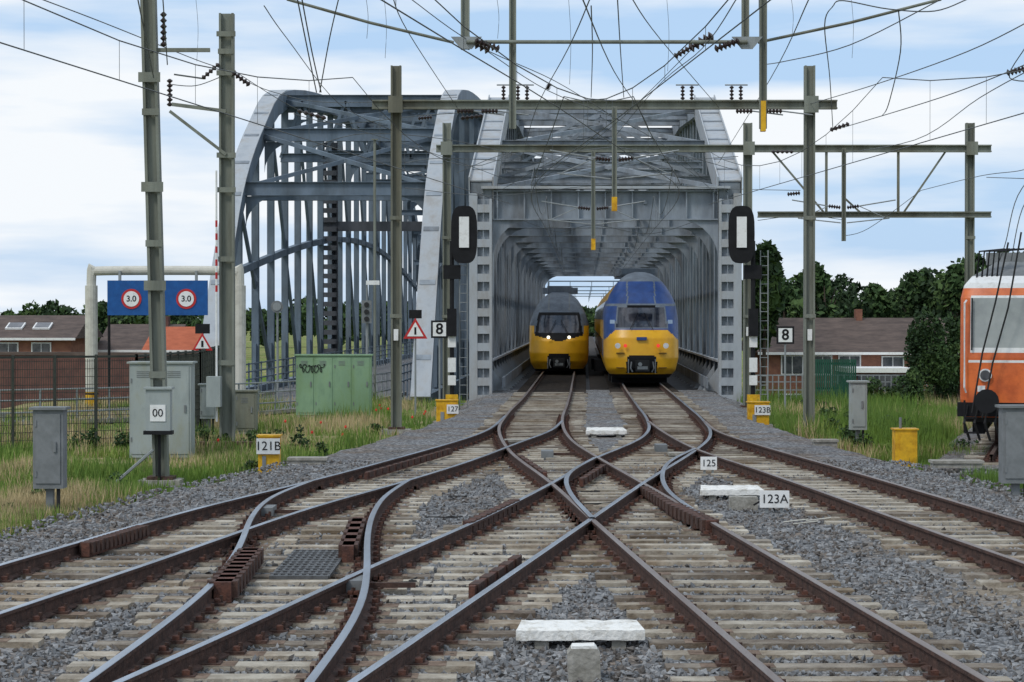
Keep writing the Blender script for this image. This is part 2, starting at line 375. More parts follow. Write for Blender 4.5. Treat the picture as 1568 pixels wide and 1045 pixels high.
zz=np.array([zb(x,y) for x,y in zip(xx,dd)])+sz*.35
vv+=np.stack([xx,dd,zz],1)[:,None,:]
ft=np.array([(0,1,4),(1,2,4),(2,3,4),(3,0,4),(1,0,5),(2,1,5),(3,2,5),(0,3,5)])
ff=(ft[None]+(np.arange(N)*6)[:,None,None]).reshape(-1,3)
mi=np.repeat(rng.choice([0,1,2],N,p=[.45,.25,.30]),8)
big('loose_gravel',vv.reshape(-1,3),ff,mi,['stone_a','stone_b','stone_c'])
# ---------------------------------------------------------------- terrain
def sm_(a,b,x):
    t=min(1,max(0,(x-a)/(b-a)));return t*t*(3-2*t)
def zt(x,y):
    top=-.5+.04*noise.noise(V((x*.3,y*.3,0)))
    e=max(sm_(17,25,x),sm_(17,26,-x),sm_(81,90,y) )
    if y<60: e=max(sm_(24,34,x),sm_(24,34,-x))
    z=top*(1-e)-3.2*e
    r=sm_(135,150,y)*(1-sm_(215,230,y))
    return z-4*r
xs=np.concatenate([[-3000,-1500,-700,-300,-150,-90],np.arange(-60,60.1,1.5),[90,150,300,700,1500,3000]])
ys=np.concatenate([[-300,-100,-30],np.arange(-6,100,1.5),np.arange(100,250,5),[280,350,500,800,1500,3500,6000]])
vs=[(x,y,zt(x,y)) for y in ys for x in xs];n=len(xs)
fs=[(i*n+j,i*n+j+1,(i+1)*n+j+1,(i+1)*n+j) for i in range(len(ys)-1) for j in range(n-1)]
big('ground',np.array(vs),np.array(fs),np.zeros(len(fs)),['ground'],True)
w=MB();w.add([(-900,140,-4.6),(900,140,-4.6),(900,226,-4.6),(-900,226,-4.6)],[(0,1,2,3)],'water');w.make('river_water')
def blades(name,regs,mats,pr):
    C=[];Z=[];Hh=[]
    for (fx,y0,y1,n,h0,h1) in regs:
        for _ in range(n):
            y=rng.uniform(y0,y1);a,b_=fx(y)
            if b_-a<.02: continue
            x=rng.uniform(a,b_)
            k=noise.noise(V((x*.5,y*.3,5)))
            if k<-.15 and rng.random()<.6: continue
            C.append((x,y));Z.append(zt(x,y));Hh.append(rng.uniform(h0,h1)*(1+1.3*k))
    N=len(C);C=np.array(C);Z=np.array(Z);Hh=np.array(Hh)
    an=rng.uniform(0,6.28,N);wv=rng.uniform(.009,.024,N);lean=rng.uniform(0,.5,N)*Hh;la=rng.uniform(0,6.28,N)
    p=np.zeros((N,3,3));dx=np.cos(an)*wv;dy=np.sin(an)*wv
    p[:,0,0]=C[:,0]-dx;p[:,0,1]=C[:,1]-dy;p[:,0,2]=Z-.02;p[:,1,0]=C[:,0]+dx;p[:,1,1]=C[:,1]+dy;p[:,1,2]=Z-.02
    p[:,2,0]=C[:,0]+np.cos(la)*lean;p[:,2,1]=C[:,1]+np.sin(la)*lean;p[:,2,2]=Z+Hh
    f=np.arange(N*3).reshape(-1,3)
    kk=np.array([noise.noise(V((x*.45,y*.14,1)))-.4*(x>0) for x,y in C])
    r=rng.random(N)*.7+.15+kk*1.3
    m=np.where(r<pr[0],0,np.where(r<pr[1],1,2))
    big(name,p.reshape(-1,3),f,m,mats)
blades('grass',[(lambda y:(max(LB(y)-9,-y*.25),LB(y)-.75),25,50,36000,.08,.32),(lambda y:(max(LB(y)-14,-y*.25),LB(y)-.7),50,78,24000,.12,.4),
 (lambda y:(RB(y)+.7,min(RB(y)+8,y*.25)),33,60,28000,.1,.34),(lambda y:(RB(y)+.7,y*.25),55,82,24000,.15,.5)],['grass_a','grass_b','grass_dry'],(.28,.60))
p=MB()
for _ in range(14):
    y=random.uniform(48,70);x=LB(y)-random.uniform(.9,4);z=zt(x,y)+random.uniform(.2,.38)
    p.tube([(x,y,z-.35),(x,y,z)],.006,'grass_a',3)
    p.prism([(x-.03,y,z),(x,y-.03,z-.02),(x+.03,y,z),(x,y+.03,z+.03)],(0,0,.035),'poppy')
p.make('poppy_flowers')
# ---------------------------------------------------------------- bridges
side=V((1,-S,0)).normalized()
def B(X,v,z): return V((X+S*v,80+v,z))
def pz(prof,v):
    return float(np.interp(v,[a for a,_ in prof],[c for _,c in prof]))
def gusset(mb,X,v,z,sx,sz,r,m):
    poly=[B(X,v,z)]
    for i in range(8):
        a=math.pi/2*i/7;poly.append(B(X+sx*r*(1-math.sin(a)),v,z+sz*r*(1-math.cos(a))))
    mb.prism(poly,(0,.05,0),m)
lbm=MB();XL,XR=-11.26,-3.3
pr=[(-1,-.6),(3.7,4.8),(6.9,7.8),(12,10.4),(18.5,12.5),(34,13.9),(54,14.6),(74,13.9),(89,12.4),(101,7.8),(109,-.6)]
def smooth(pr,n=4):
    a=np.array(pr);t=np.arange(len(a));tt=np.linspace(0,len(a)-1,(len(a)-1)*n+1);m=np.gradient(a,axis=0);i=np.clip(tt.astype(int),0,len(a)-2);u=(tt-i)[:,None]
    return (2*u**3-3*u**2+1)*a[i]+(u**3-2*u**2+u)*m[i]+(-2*u**3+3*u**2)*a[i+1]+(u**3-u**2)*m[i+1]
ps=smooth(pr)
gr=np.gradient(ps,axis=0);gr/=np.linalg.norm(gr,axis=1)[:,None]
pf=np.stack([ps[:,0]-gr[:,1]*.47,ps[:,1]+gr[:,0]*.47],1)
for X in(XL,XR):
    lbm.sweep([B(X,v,z) for v,z in ps],side,.62,.85,'bridge_blue')
    lbm.sweep([B(X,v,z) for v,z in pf[:17]],side,.74,.06,'bridge_light')
    for v,z in ps[1:17:2]:
        i=int(np.argmin(abs(ps[:,0]-v)));t=gr[i];n_=(-t[1],t[0])
        lbm.beam(B(X,v+n_[0]*.51-t[0]*.12,z+n_[1]*.51-t[1]*.12),B(X,v+n_[0]*.51+t[0]*.12,z+n_[1]*.51+t[1]*.12),.6,.02,'bridge_grey',side)
    lbm.sweep([B(X,-1,-.9),B(X,109,-.9)],side,.5,1.3,'bridge_blue')
    v=6.9
    k=0
    while v<101:
        z=pz(pr,v);lbm.ib(B(X,v,-.4),B(X,v,z-.2),.36,.3,'bridge_blue',side=(0,1,0))
        lbm.beam(B(X,v,-.2),B(X,v,1.5),.14,.7,'bridge_blue',side)
        if k%2==0 and v<96:
            lbm.beam(B(X,v,z-.3),B(X,v+9,.2),.12,.26,'bridge_blue',side)
        v+=4.5;k+=1
    lbm.sweep([B(X,v,4.2+3.1*math.sin(math.pi*(v-4)/104)) for v in np.linspace(4,100,20)],side,.25,.3,'bridge_blue')
tops=[]
for v in(6.9,12.,19,28,37,46,55,64,73,82,89,96):
    z=pz(pr,v);tops.append((v,z))
    lbm.ib(B(XL,v,z),B(XR,v,z),.55,.3,'bridge_blue',side=(0,0,1))
    if v>10: 
        zl=max(6.4,z-2.6)
        lbm.ib(B(XL,v,zl),B(XR,v,zl),.4,.25,'bridge_blue',side=(0,0,1))
        n=4
        for i in range(n):
            x0=XL+(XR-XL)*i/n;x1=XL+(XR-XL)*(i+1)/n;c=(x0+x1)/2
            if v in(19,37,55,73):
                lbm.beam(B(x0,v,zl),B(c,v,z),.1,.14,'bridge_blue',(0,1,0));lbm.beam(B(c,v,z),B(x1,v,zl),.1,.14,'bridge_blue',(0,1,0))
    gusset(lbm,XL+.3,v,min(z,12)-.3,1,-1,1.3,'bridge_blue');gusset(lbm,XR-.3,v,min(z,12)-.3,-1,-1,1.3,'bridge_blue')
lbm.beam(B(XL+.3,19.3,12.35),B(XR-.3,19.3,12.35),.12,.62,'bridge_blue',(0,1,0))
for (v0,z0),(v1,z1) in zip(tops[:-1],tops[1:]):
    lbm.beam(B(XL,v0,z0),B(XR,v1,z1),.22,.16,'bridge_blue');lbm.beam(B(XR,v0,z0+.05),B(XL,v1,z1+.05),.22,.16,'bridge_blue')
for X in(XL+.2,XR-.2):
    for s in(-.38,.38): lbm.ib(B(X+s,35.5,-.4),B(X+s,35.5,12),.3,.5,'bridge_dark')
    for i in range(24):
        z=.2+i*.5;lbm.box(X+S*35.5-.5,X+S*35.5+.5,115.1,115.2,z,z+.26,'bridge_dark')
lbm.beam(B(XL,35.5,7.5),B(XR,35.5,7.5),.5,.5,'bridge_dark',(0,1,0))
lbm.beam(B((XL+XR)/2,-2,-.62),B((XL+XR)/2,109,-.62),XR-XL-.5,.2,'asphalt',side)
for X in(XL+.9,XR-.9):
    for z in(.2,.5,.8): lbm.beam(B(X,-1,z),B(X,108,z),.05,.05,'bridge_blue')
    v=-1
    while v<100: lbm.beam(B(X,v,-.5),B(X,v,.85),.06,.06,'bridge_blue');v+=1.6
lbm.make('road_arch_bridge')
# railway bridge
rbm=MB();XL,XR=-1.14,8.07
pr=[(0,7.25),(17,12.05),(34,13.0),(60,13.4),(86,13.0),(103,12.05),(120,7.25)]
for X,sx in((XL,1),(XR,-1)):
    rbm.sweep([B(X,v,z) for v,z in pr],side,.78,.75,'bridge_grey')
    rbm.sweep([B(X,v-.15,z+.42) for v,z in pr[:2]],side,.92,.05,'bridge_light')
    for s in(-.44,.44): rbm.sweep([B(X+s,v-.1,z+.1) for v,z in pr[:2]],side,.05,.95,'bridge_light')
    for i in range(1,9): rbm.beam(B(X,17*i/9-.27,7.25+4.8*i/9+.43),B(X,17*i/9-.03,7.25+4.8*i/9+.5),.8,.02,'bridge_grey',side)
    rbm.beam(B(X-sx*.28,0,-1.2),B(X-sx*.28,0,7.2),.30,.7,'bridge_light',side)
    rbm.beam(B(X+sx*.36,0,-1.2),B(X+sx*.36,0,7.0),.09,.7,'bridge_light',side)
    rbm.beam(B(X+sx*.09,-.16,-1.2),B(X+sx*.09,-.16,7.0),.44,.04,'bridge_grey',side)
    z=-.4
    while z<6.9:
        rbm.beam(B(X-sx*.13,-.33,z),B(X+sx*.315,-.33,z),.03,.3,'bridge_light',(0,1,0))
        rbm.beam(B(X+sx*.09,-.30,z+.15),B(X+sx*.09,-.30,z+.49),.03,.03,'bridge_grey',side)
        z+=.64
    rbm.box(X-.6,X+.6,79.3,80.8,-1.5,-1.15,'concrete')
    rbm.beam(B(X,1,-.2),B(X,120,-.2),.12,2.2,'bridge_grey',side)
    rbm.beam(B(X,.5,.95),B(X,120,.95),.6,.08,'bridge_light',side)
    rbm.beam(B(X+sx*.75,1,.15),B(X+sx*.75,150,.15),.05,.4,'bridge_grey',side)
    v=3.
    k=0
    while v<119:
        z=pz(pr,v)
        rbm.ib(B(X,v,-1),B(X,v,z-.3),.45,.34,'bridge_grey',side=tuple(side))
        rbm.prism([B(X+sx*.06,v,.95),B(X+sx*.9,v,-.3),B(X+sx*.06,v,-.3)],(0,.06,0),'bridge_light')
        if 8<v<108 and k%2==0: rbm.beam(B(X,v,z-.3),B(X,v+5.6,1.),.1,.28,'bridge_grey',side)
        v+=2.8;k+=1
    rbm.beam(B(X,2,3.6),B(X,118,3.6),.12,.18,'bridge_grey',side)
def girder(v,z0,z1,m,st):
    rbm.beam(B(XL+.45,v,(z0+z1)/2),B(XR-.45,v,(z0+z1)/2),.05,z1-z0,m,(0,1,0))
    for z in(z0,z1): rbm.beam(B(XL+.45,v,z),B(XR-.45,v,z),.42,.05,'bridge_grey',(0,1,0))
    for i in range(st+1):
        x=XL+.6+(XR-XL-1.2)*i/st;rbm.beam(B(x,v-.12,z0+.03),B(x,v-.12,z1-.03),.05,.18,'bridge_grey',side)
girder(.1,6.25,7.3,'bridge_grey',8)
gusset(rbm,XL+.42,.0,6.25,1,-1,1.5,'bridge_grey');gusset(rbm,XR-.42,.0,6.25,-1,-1,1.5,'bridge_grey')
rbm.beam(B(XL,0,7.42),B(XR,0,7.42),.7,.1,'bridge_light',(0,1,0))
tops=[]
v=8.4
while v<114:
    z=pz(pr,v);tops.append((v,z))
    girder(v,6.3,6.95,'bridge_grey',6)
    gusset(rbm,XL+.25,v,6.3,1,-1,1.4,'bridge_grey');gusset(rbm,XR-.25,v,6.3,-1,-1,1.4,'bridge_grey')
    rbm.ib(B(XL,v,z),B(XR,v,z),.5,.3,'bridge_grey',side=(0,0,1))
    if z>9.5:
        zm=(z+6.9)/2
        rbm.ib(B(XL,v,zm),B(XR,v,zm),.3,.22,'bridge_grey',side=(0,0,1))
        c=(XL+XR)/2
        rbm.beam(B(XL,v,zm),B(c,v,z),.1,.16,'bridge_grey',(0,1,0));rbm.beam(B(XR,v,zm),B(c,v,z),.1,.16,'bridge_grey',(0,1,0))
        rbm.beam(B(XL,v,zm),B(c,v,6.95),.1,.16,'bridge_grey',(0,1,0));rbm.beam(B(XR,v,zm),B(c,v,6.95),.1,.16,'bridge_grey',(0,1,0))
    v+=8.5
tops=[(0,7.3)]+tops
for (v0,z0),(v1,z1) in zip(tops[:-1],tops[1:]):
    rbm.beam(B(XL,v0,z0),B(XR,v1,z1),.22,.16,'bridge_grey');rbm.beam(B(XR,v0,z0+.05),B(XL,v1,z1+.05),.22,.16,'bridge_grey')
    for q in(.33,.66): rbm.beam(B(XL+(XR-XL)*q,v0,6.9),B(XL+(XR-XL)*q,v1,6.9),.12,.14,'bridge_grey')
# catenary frames over the following low spans
v=150
while v<330:
    for X in(XL,XR): rbm.beam(B(X,v,-.5),B(X,v,6.5),.2,.2,'bridge_blue',side)
    rbm.beam(B(XL,v,6.5),B(XR,v,6.5),.14,.14,'bridge_blue',(0,1,0))
    for q in(.25,.5,.75): rbm.beam(B(XL+(XR-XL)*q,v,5.4),B(XL+(XR-XL)*q,v,6.5),.07,.07,'bridge_blue',side)
    v+=40
rbm.beam(B((XL+XR)/2,.3,-.45),B((XL+XR)/2,330,-.45),XR-XL-.3,.2,'bridge_dark',side)
rbm.beam(B((XL+XR)/2-.05,.6,-.28),B((XL+XR)/2-.05,330,-.28),1.0,.06,'timber',side)
for X in(XL,XR): 
    for z in(.3,.9): rbm.beam(B(X,120,z),B(X,320,z),.06,.06,'bridge_grey',side)
rbm.make('railway_truss_bridge')
ab=MB();ab.box(-13,10.5,79.2,83.5,-7,-.85,'concrete')
for y in(150,200):
    for x in(-4.5,6): ab.box(x-6,x+5-.6,y,y+3,-8,-1.3,'concrete')
ab.make('bridge_abutment')
# ---------------------------------------------------------------- trains
def train(name,xc,d0,L,zw,ff,matf,c=1.3,p=2.6,sl=S):
    mb=MB();zs=np.arange(zw[0][0],zw[-1][0]+.001,.05)
    T=np.linspace(-1,1,65);ring=[]
    def pt(t,z):
        w=np.interp(z,*zip(*zw));f=np.interp(z,*zip(*ff))
        tt=math.sin(t*math.pi/2);x=w*tt;y=f+c*(1-(max(0,1-abs(tt)**p))**(1/p))*(w/1.5)
        return x,y
    ys_=[7.5,12,30,L] if L>31 else [3.,6.,9.,L]
    for z in zs:
        pts=[pt(t,z) for t in T];w=pts[-1][0]
        ring.append([(-w,y) for y in ys_[::-1]]+pts+[(w,y) for y in ys_])
    n=len(ring[0])
    for z,R_ in zip(zs,ring):
        for x,y in R_: mb.v.append((xc+x+sl*y,d0+y,z))
    for i in range(len(zs)-1):
        for j in range(n-1):
            a=ring[i][j];b_=ring[i+1][j+1];x=(a[0]+b_[0])/2;y=(a[1]+b_[1])/2;z=(zs[i]+zs[i+1])/2
            mb.f.append([i*n+j,i*n+j+1,(i+1)*n+j+1,(i+1)*n+j]);mb.m.append(mb.mi(matf(x,y,z)))
    k=len(zs)-1
    mb.f.append([k*n+j for j in range(n)]);mb.m.append(mb.mi(matf(0,9,9)))
    mb.f.append([j for j in range(n)][::-1]);mb.m.append(mb.mi('black'))
    return mb
def addfront(mb,X,d0,couz,zlamp,wy,lit,xl):
    mb.box(X-.16,X+.16,d0-.45,d0+.5,couz-.14,couz+.2,'cab_dkgrey')
    mb.box(X-.27,X+.27,d0-.55,d0-.45,couz-.22,couz+.22,'rubber')
    mb.box(X-.2,X+.2,d0-.57,d0-.55,couz-.14,couz-.02,'galv')
    mb.tube([(X-.1,d0-.66,couz+.06),(X-.1,d0-.5,couz+.06)],.08,'galv',8)
    for s in(-1,1):
        mb.tube([(X+s*.42,d0-.3,couz+.15),(X+s*.46,d0-.4,couz-.1),(X+s*.38,d0-.4,couz-.25)],.03,'cab_dkgrey',5)
        mb.tube([(X+s*.53,d0-.1,couz+.25),(X+s*.53,d0-.1,couz-.3)],.02,'galv',5)
        if lit: mb.disc((X+s*xl,d0-.02,zlamp),.08,-.05,'lamp_on',14)
        else:
            mb.disc((X+s*xl,d0-.02,zlamp),.11,-.04,'white',14);mb.disc((X+s*(xl-.3),d0-.02,zlamp),.07,-.04,'lamp_red',14)
    for y in(1.5,4.,20,23.5):
        mb.box(X-1.1,X+1.1,d0+y,d0+y+.9,.0,.55,'black')
    for s in(-.72,.72): 
        for y in(1.9,4.4): mb.tube([(X+s-.07,d0+y,.46),(X+s+.07,d0+y,.46)],.46,'rust',18)
    for s in(-1,1): mb.tube([(X+s*.45,d0+wy[0]-.05,wy[1]),(X+s*.12,d0+wy[2]-.05,wy[3])],.018,'black',4)
def mr(x,y,z):
    ax=abs(x)
    if y>3.0 and z<4:
        if z<.5:return 'black'
        if (.9<z<1.7 or 2.5<z<3.3): return 'glass' if y>7 else 'train_blue'
        return 'train_yellow'
    if z<.36:return 'black'
    if ax<.60-.25*max(0,z-.85) and .4<z<1.1:return 'black'
    if ax<1.0-.14*(z-2.2) and 2.2<z<3.0:return 'glass'
    if ax<1.07-.14*(z-2.2) and 2.15<z<3.06:return 'train_grey'
    if ax>1.05 and z>1.7+.9*(1.5-ax) and z<2.5: return 'train_ltblue' if z>2.36 and ax<1.25 else 'train_blue'
    if z<2.12:return 'train_yellow'
    if z<4.05:
        if abs(ax-.55)<.03 and z>3.1: return 'train_grey'
        if abs(z-3.12)<.03: return 'train_grey'
        return 'train_blue'
    return 'train_grey'
X,d0=Rc(85),85.
tm=train('t',X,d0,78,[(.22,1.12),(.5,1.38),(1.0,1.5),(2.6,1.5),(3.1,1.43),(3.5,1.27),(3.9,1.03),(4.2,.78),(4.4,.5),(4.47,.2)],[(.22,.35),(.6,.02),(1.,.0),(1.8,.08),(2.15,.25),(3.1,.85),(3.6,1.3),(4.1,2.),(4.47,3.2)],mr)
addfront(tm,X,d0,.72,1.5,(.22,2.15,.6,2.8),False,.95)
tm.box(X-.2,X+.2,d0-.03,d0+.3,1.72,1.84,'train_blue')
for z in(1.2,.62): tm.box(X-1.0,X-.68,d0-.0,d0+.3,z,z+.02,'rust');tm.box(X+.68,X+1.0,d0-.0,d0+.3,z,z+.02,'rust')
tm.box(X-.55,X+.55,d0+.2,d0+.5,3.0,3.1,'black')
for y,w_,h in((5,.7,.25),(8,.9,.35),(13,.8,.3)): tm.box(X+S*y-w_,X+S*y+w_,d0+y,d0+y+2.2,4.4,4.4+h,'train_grey')
tm.make('double_deck_train',smooth=False)
def ml(x,y,z):
    ax=abs(x)
    if y>3.0 and z<3.5:
        if z<.4:return 'black'
        if 1.5<z<2.4:return 'glass' if y>7 else 'train_blue'
        return 'train_yellow' if z<1.5 else 'train_grey'
    if z<.14:return 'black'
    if ax<.56-.25*max(0,z-.6) and .1<z<.85:return 'black'
    if ax<1.02-.12*(z-1.8) and 1.85<z<2.7:return 'glass'
    if ax<1.16-.15*(z-1.8) and 1.45+.25*ax<z<2.85:return 'black'
    if z<1.52+.25*ax or (ax>1.2 and z<2.2):return 'train_yellow'
    if abs(ax-.5)<.03 and z>2.9: return 'cab_dkgrey'
    return 'train_grey'
X,d0=Lc(104),104.
tm=train('t',X,d0,60,[(.02,1.15),(.4,1.38),(.9,1.45),(2.3,1.45),(2.8,1.3),(3.2,1.1),(3.5,.9),(3.8,.55),(3.9,.3)],[(.02,.4),(.5,.05),(.9,0),(1.5,.1),(1.9,.35),(2.8,1.0),(3.3,1.6),(3.7,2.3),(3.9,3.4)],ml)
addfront(tm,X,d0,.45,1.66,(.3,1.85,.7,2.5),True,.5)
for y,w_,h in((4,.6,.35),(7,.9,.3)): tm.box(X+S*y-w_,X+S*y+w_,d0+y,d0+y+2.2,3.85,3.85+h,'train_grey')
tm.make('commuter_train')
def mo(x,y,z):
    ax=abs(x)
    if z<.95:return 'rubber' if z<.62 else 'orange'
    if y>1.6:
        if 2.0<z<2.95 and int(y*.7)%3: return 'loco_panel'
        return 'orange' if z<3.3 else 'loco_panel'
    if ax<1.20 and 1.98<z<2.98 and ax>.06:return 'loco_panel'
    if ax<1.26 and 1.9<z<3.05:return 'white'
    if ax<1.3 and 1.72<z<1.76:return 'white'
    if z>3.22: return 'white' if z<3.45 else 'cab_dkgrey'
    return 'orange'
X,d0=10.42,43.
tm=train('t',X,d0,11,[(.5,1.35),(.7,1.42),(.95,1.46),(3.,1.46),(3.25,1.40),(3.45,1.25),(3.6,1.0),(3.75,.8)],[(.5,.1),(.7,0),(1.8,0),(3.,.16),(3.3,.3),(3.55,.8),(3.75,1.2)],mo,c=.35,p=5,sl=0)
for s in(-1,1):
    tm.tube([(X+s*.9,d0-.6,.95),(X+s*.9,d0,.95)],.10,'black',10);tm.tube([(X+s*.9,d0-.66,.95),(X+s*.9,d0-.6,.95)],.24,'black',16)
    tm.tube([(X+s*1.33,d0-.02,1.1),(X+s*1.36,d0-.08,1.2),(X+s*1.36,d0-.06,2.9),(X+s*1.33,d0+.12,2.95)],.02,'white',5)
    for y in(1.2,3.6,8): tm.tube([(X+s*.72-.07,d0+y,.5),(X+s*.72+.07,d0+y,.5)],.5,'rust',20)
    tm.box(X+s*1.1-.12,X+s*1.1+.12,d0+.4,d0+5,.25,.6,'black')
    tm.disc((X+s*.95,d0-.02,1.45),.13,-.05,'white',16);tm.disc((X+s*.95,d0-.075,1.45),.10,-.02,'glass',16)
    for z in(.3,.6): tm.beam((X+s*1.35,d0-.2,z),(X+s*1.1,d0-.2,z),.16,.03,'black',(0,1,0))
    tm.beam((X+s*1.35,d0-.2,.3),(X+s*1.35,d0-.2,.95),.04,.04,'black')
for k in range(7): tm.tube([(X-1.3+k*.2,d0-.1,.85),(X-1.35+k*.2,d0-.3,.5),(X-1.25+k*.2,d0-.1,.15)],.028,'rubber',5)
tm.box(X-1.5,X+1.5,d0-.08,d0+.2,.62,.9,'black')
tm.box(X-1.1,X-.95,d0-.12,d0-.08,1.12,1.24,'white')
for x in(-1.22,-.1,.1,1.22): tm.beam((X+x,d0-.01,1.95),(X+x,d0+.12,3.0),.03,.04,'black',(1,0,0))
tm.box(X-1.0,X+1.0,d0+1.5,d0+5,3.7,3.95,'cab_dkgrey')
for k in range(5): tm.tube([(X-1.15+k*.1,d0+.6,3.4),(X-1.1+k*.1,d0+.6,3.95),(X-.6+k*.1,d0+.8,4.0)],.02,'black',5)
tm.tube([(X-.5,d0-.3,4.1),(X-.75,d0-.3,2.9),(X-1.0,d0-.25,1.9),(X-1.2,d0-.25,.7)],.018,'rubber',4);tm.tube([(X-.25,d0-.3,4.3),(X-.5,d0-.3,2.8),(X-.8,d0-.25,1.7),(X-1.0,d0-.25,.6)],.018,'rubber',4)
tm.rotz(X,d0,YAW)
tm.make('orange_locomotive')
# ---------------------------------------------------------------- masts & portals
def mast(x,ytop,d,zb_=-.5,w=.27,xt=None,name='overhead_line_mast',foot='concrete',ribs=True,parts=None):
    mb=MB();p=Q(x,HY,d);t=Q(xt if xt is not None else x,ytop,d)
    mb.ib((p.x,d,zb_),(t.x,d,t.z),w,.24,'mast_green',tf=.05,tw=.03)
    if ribs:
        z=1.5
        while z<t.z-.3: 
            xx_=p.x+(t.x-p.x)*(z-zb_)/(t.z-zb_);mb.box(xx_-w/2-.02,xx_+w/2+.02,d-.14,d-.12,z,z+.12,'mast_green');z+=2.4
    mb.box(p.x-.38,p.x+.38,d-.35,d+.35,zb_-.2,zb_+.14,foot)
    mb.box(p.x-.24,p.x+.24,d-.22,d+.22,zb_+.14,zb_+.2,'rust')
    if parts: parts(mb,p.x,d)
    return mb.make(name)
def p1(mb,x,d):
    xo=lambda z:x-.255*(z+.5)/10.05*1.0
    mb.insul((x+.05,d,7.55),(x+.05,d,8.2),.06,6);mb.beam((x-.2,d,7.5),(x+.9,d,7.5),.07,.07,'mast_green')
    for z in(3.1,4.9,6.9): mb.box(xo(z)-.2,xo(z)+.2,d-.16,d-.141,z,z+.18,'mast_green')
    mb.box(x-.22,x+.22,d-.4,d-.14,.55,1.3,'cab_grey');mb.box(x-.26,x+.26,d-.44,d-.12,1.3,1.34,'cab_grey')
    mb.box(x-.14,x+.14,d-.415,d-.402,.72,1.02,'white');mb.tube([(x,d-.25,-.4),(x,d-.25,.55)],.03,'black',6)
    mb.box(x-.26,x+.26,d-.44,d-.2,.48,.55,'black')
    mb.tube([(x-.1,d-.3,.2),(x-.9,d-.3,-.5)],.03,'galv',5)
m1=mast(247,-95,39.5,-.5,xt=226,parts=p1)
txt('00',(Q(247,0,39.5).x,39.5-.42,.87),.2,'black',m1)
def p2(mb,x,d):
    z=Q(0,172,d).z
    mb.beam((x,d-.16,z),(x-1.25,d-.16,z+.16),.08,.08,'mast_green');mb.beam((x,d-.16,z-1.0),(x-1.3,d-.16,z),.07,.07,'mast_green')
    mb.insul((x-1.3,d-.16,z+.1),(x-1.3,d-.16,z+.75),.07,6);mb.insul((x+.15,d-.16,z+.9),(x+.55,d-.16,z+.6),.07,5)
    mb.insul((x-.15,d-.16,z+1.1),(x-.55,d-.16,z+.75),.06,5);mb.tube([(x-.5,d-.16,z+.75),(x-1.2,d-.16,z+.85)],.02,'wire')
    for zz in(9.1,8.2,6.3,5.5): mb.box(x-.22,x+.22,d-.16,d-.141,zz,zz+.12,'mast_green')
    mb.tube([(x-.22,d-.2,0.2),(x-.22,d-.2,6)],.025,'white',5)
    for k in range(6): mb.tube([(x-.22,d-.2,3.2+k*.3),(x-.22,d-.2,3.35+k*.3)],.028,'sign_red',5)
    mb.box(x-.42,x-.1,d-.5,d-.15,.55,1.25,'cab_grey')
    mb.box(x-.9,x+1.2,d-.6,d-.2,-.5,-.25,'rust')
mast(348,22,50,-.5,w=.34,parts=p2)
def portal(x0,x1,y,d,ytop,dep=.24,masts=(),hang=(),up=(),m='mast_green'):
    mb=MB();a=Q(x0,y,d);b_=Q(x1,y,d)
    mb.ib(a,b_,dep,.22,m,side=(0,0,1),tf=.04,tw=.03)
    for xm in masts:
        p=Q(xm,ytop,d);mb.ib((p.x,d+.26,-.5),(p.x,d+.26,p.z),.28,.24,m,tf=.05,tw=.03)
        mb.box(p.x-.38,p.x+.38,d-.1,d+.6,-.8,-.36,'concrete');mb.box(p.x-.22,p.x+.22,d+.05,d+.5,-.36,-.3,'rust')
        mb.box(p.x-.19,p.x+.19,d-.135,d-.115,a.z-.22,a.z+.22,m)
        for z in(2.6,5.2): mb.box(p.x-.16,p.x+.16,d+.12,d+.138,z,z+.1,m)
        mb.box(p.x-.06,p.x+.06,d+.1,d+.136,2.0,2.3,'white')
    for xh,y0,y1,yel in hang:
        p=Q(xh,y0,d);q=Q(xh,y1,d);mb.ib((p.x,d-.24,p.z),(p.x,d-.24,q.z),.13,.12,m,tf=.03)
        if yel: mb.box(q.x-.07,q.x+.07,d-.31,d-.17,q.z-.25,q.z+.12,'yellow')
        zz=q.z+.6
        for s in(-1,1):
            mb.insul((p.x+s*.1,d-.24,zz+.5),(p.x+s*.5,d-.24,zz+.55),.07,5)
            mb.tube([(p.x+s*.5,d-.24,zz+.55),(p.x+s*1.7,d-.24,zz+.75)],.022,'galv');mb.tube([(p.x+s*.1,d-.24,zz),(p.x+s*1.5,d-.24,zz+.15)],.02,'galv')
            mb.tube([(p.x+s*.5,d-.24,zz+.55),(p.x+s*1.4,d-.24,zz+.15)],.015,'galv')
    for xu in up:
        p=Q(xu,y,d)
        for s in(-.12,.12):
            mb.insul((p.x+s,d,p.z+.12),(p.x+s,d,p.z+.5),.06,4)
        mb.tube([(p.x-.3,d,p.z+.52),(p.x+.3,d,p.z+.52)],.02,'galv')
    return mb
mb=portal(570,1281,161,57,100,masts=(606,1241),hang=((940,165,310,True),),up=(778,800,1052,1127))
for xx_ in(757,1190,1145,720): 
    p=Q(xx_,172,57);mb.insul(p+V((-.35,-.2,0)),p+V((.1,-.2,0)),.07,5);mb.tube([p+V((.1,-.2,0)),p+V((.9,-.2,-.1))],.02,'galv')
mb.make('overhead_line_portal')
mb=portal(668,1517,228,71,188,masts=(684,1146,1487),hang=((908,232,372,True),(1290,228,370,False)))
a=Q(1160,329,71);b_=Q(1517,329,71);mb.ib(a,b_,.2,.2,'mast_green',side=(0,0,1),tf=.04)
for xv in(1265,1375): p=Q(xv,232,71);q=Q(xv,327,71);mb.beam(p,q,.08,.08,'mast_green')
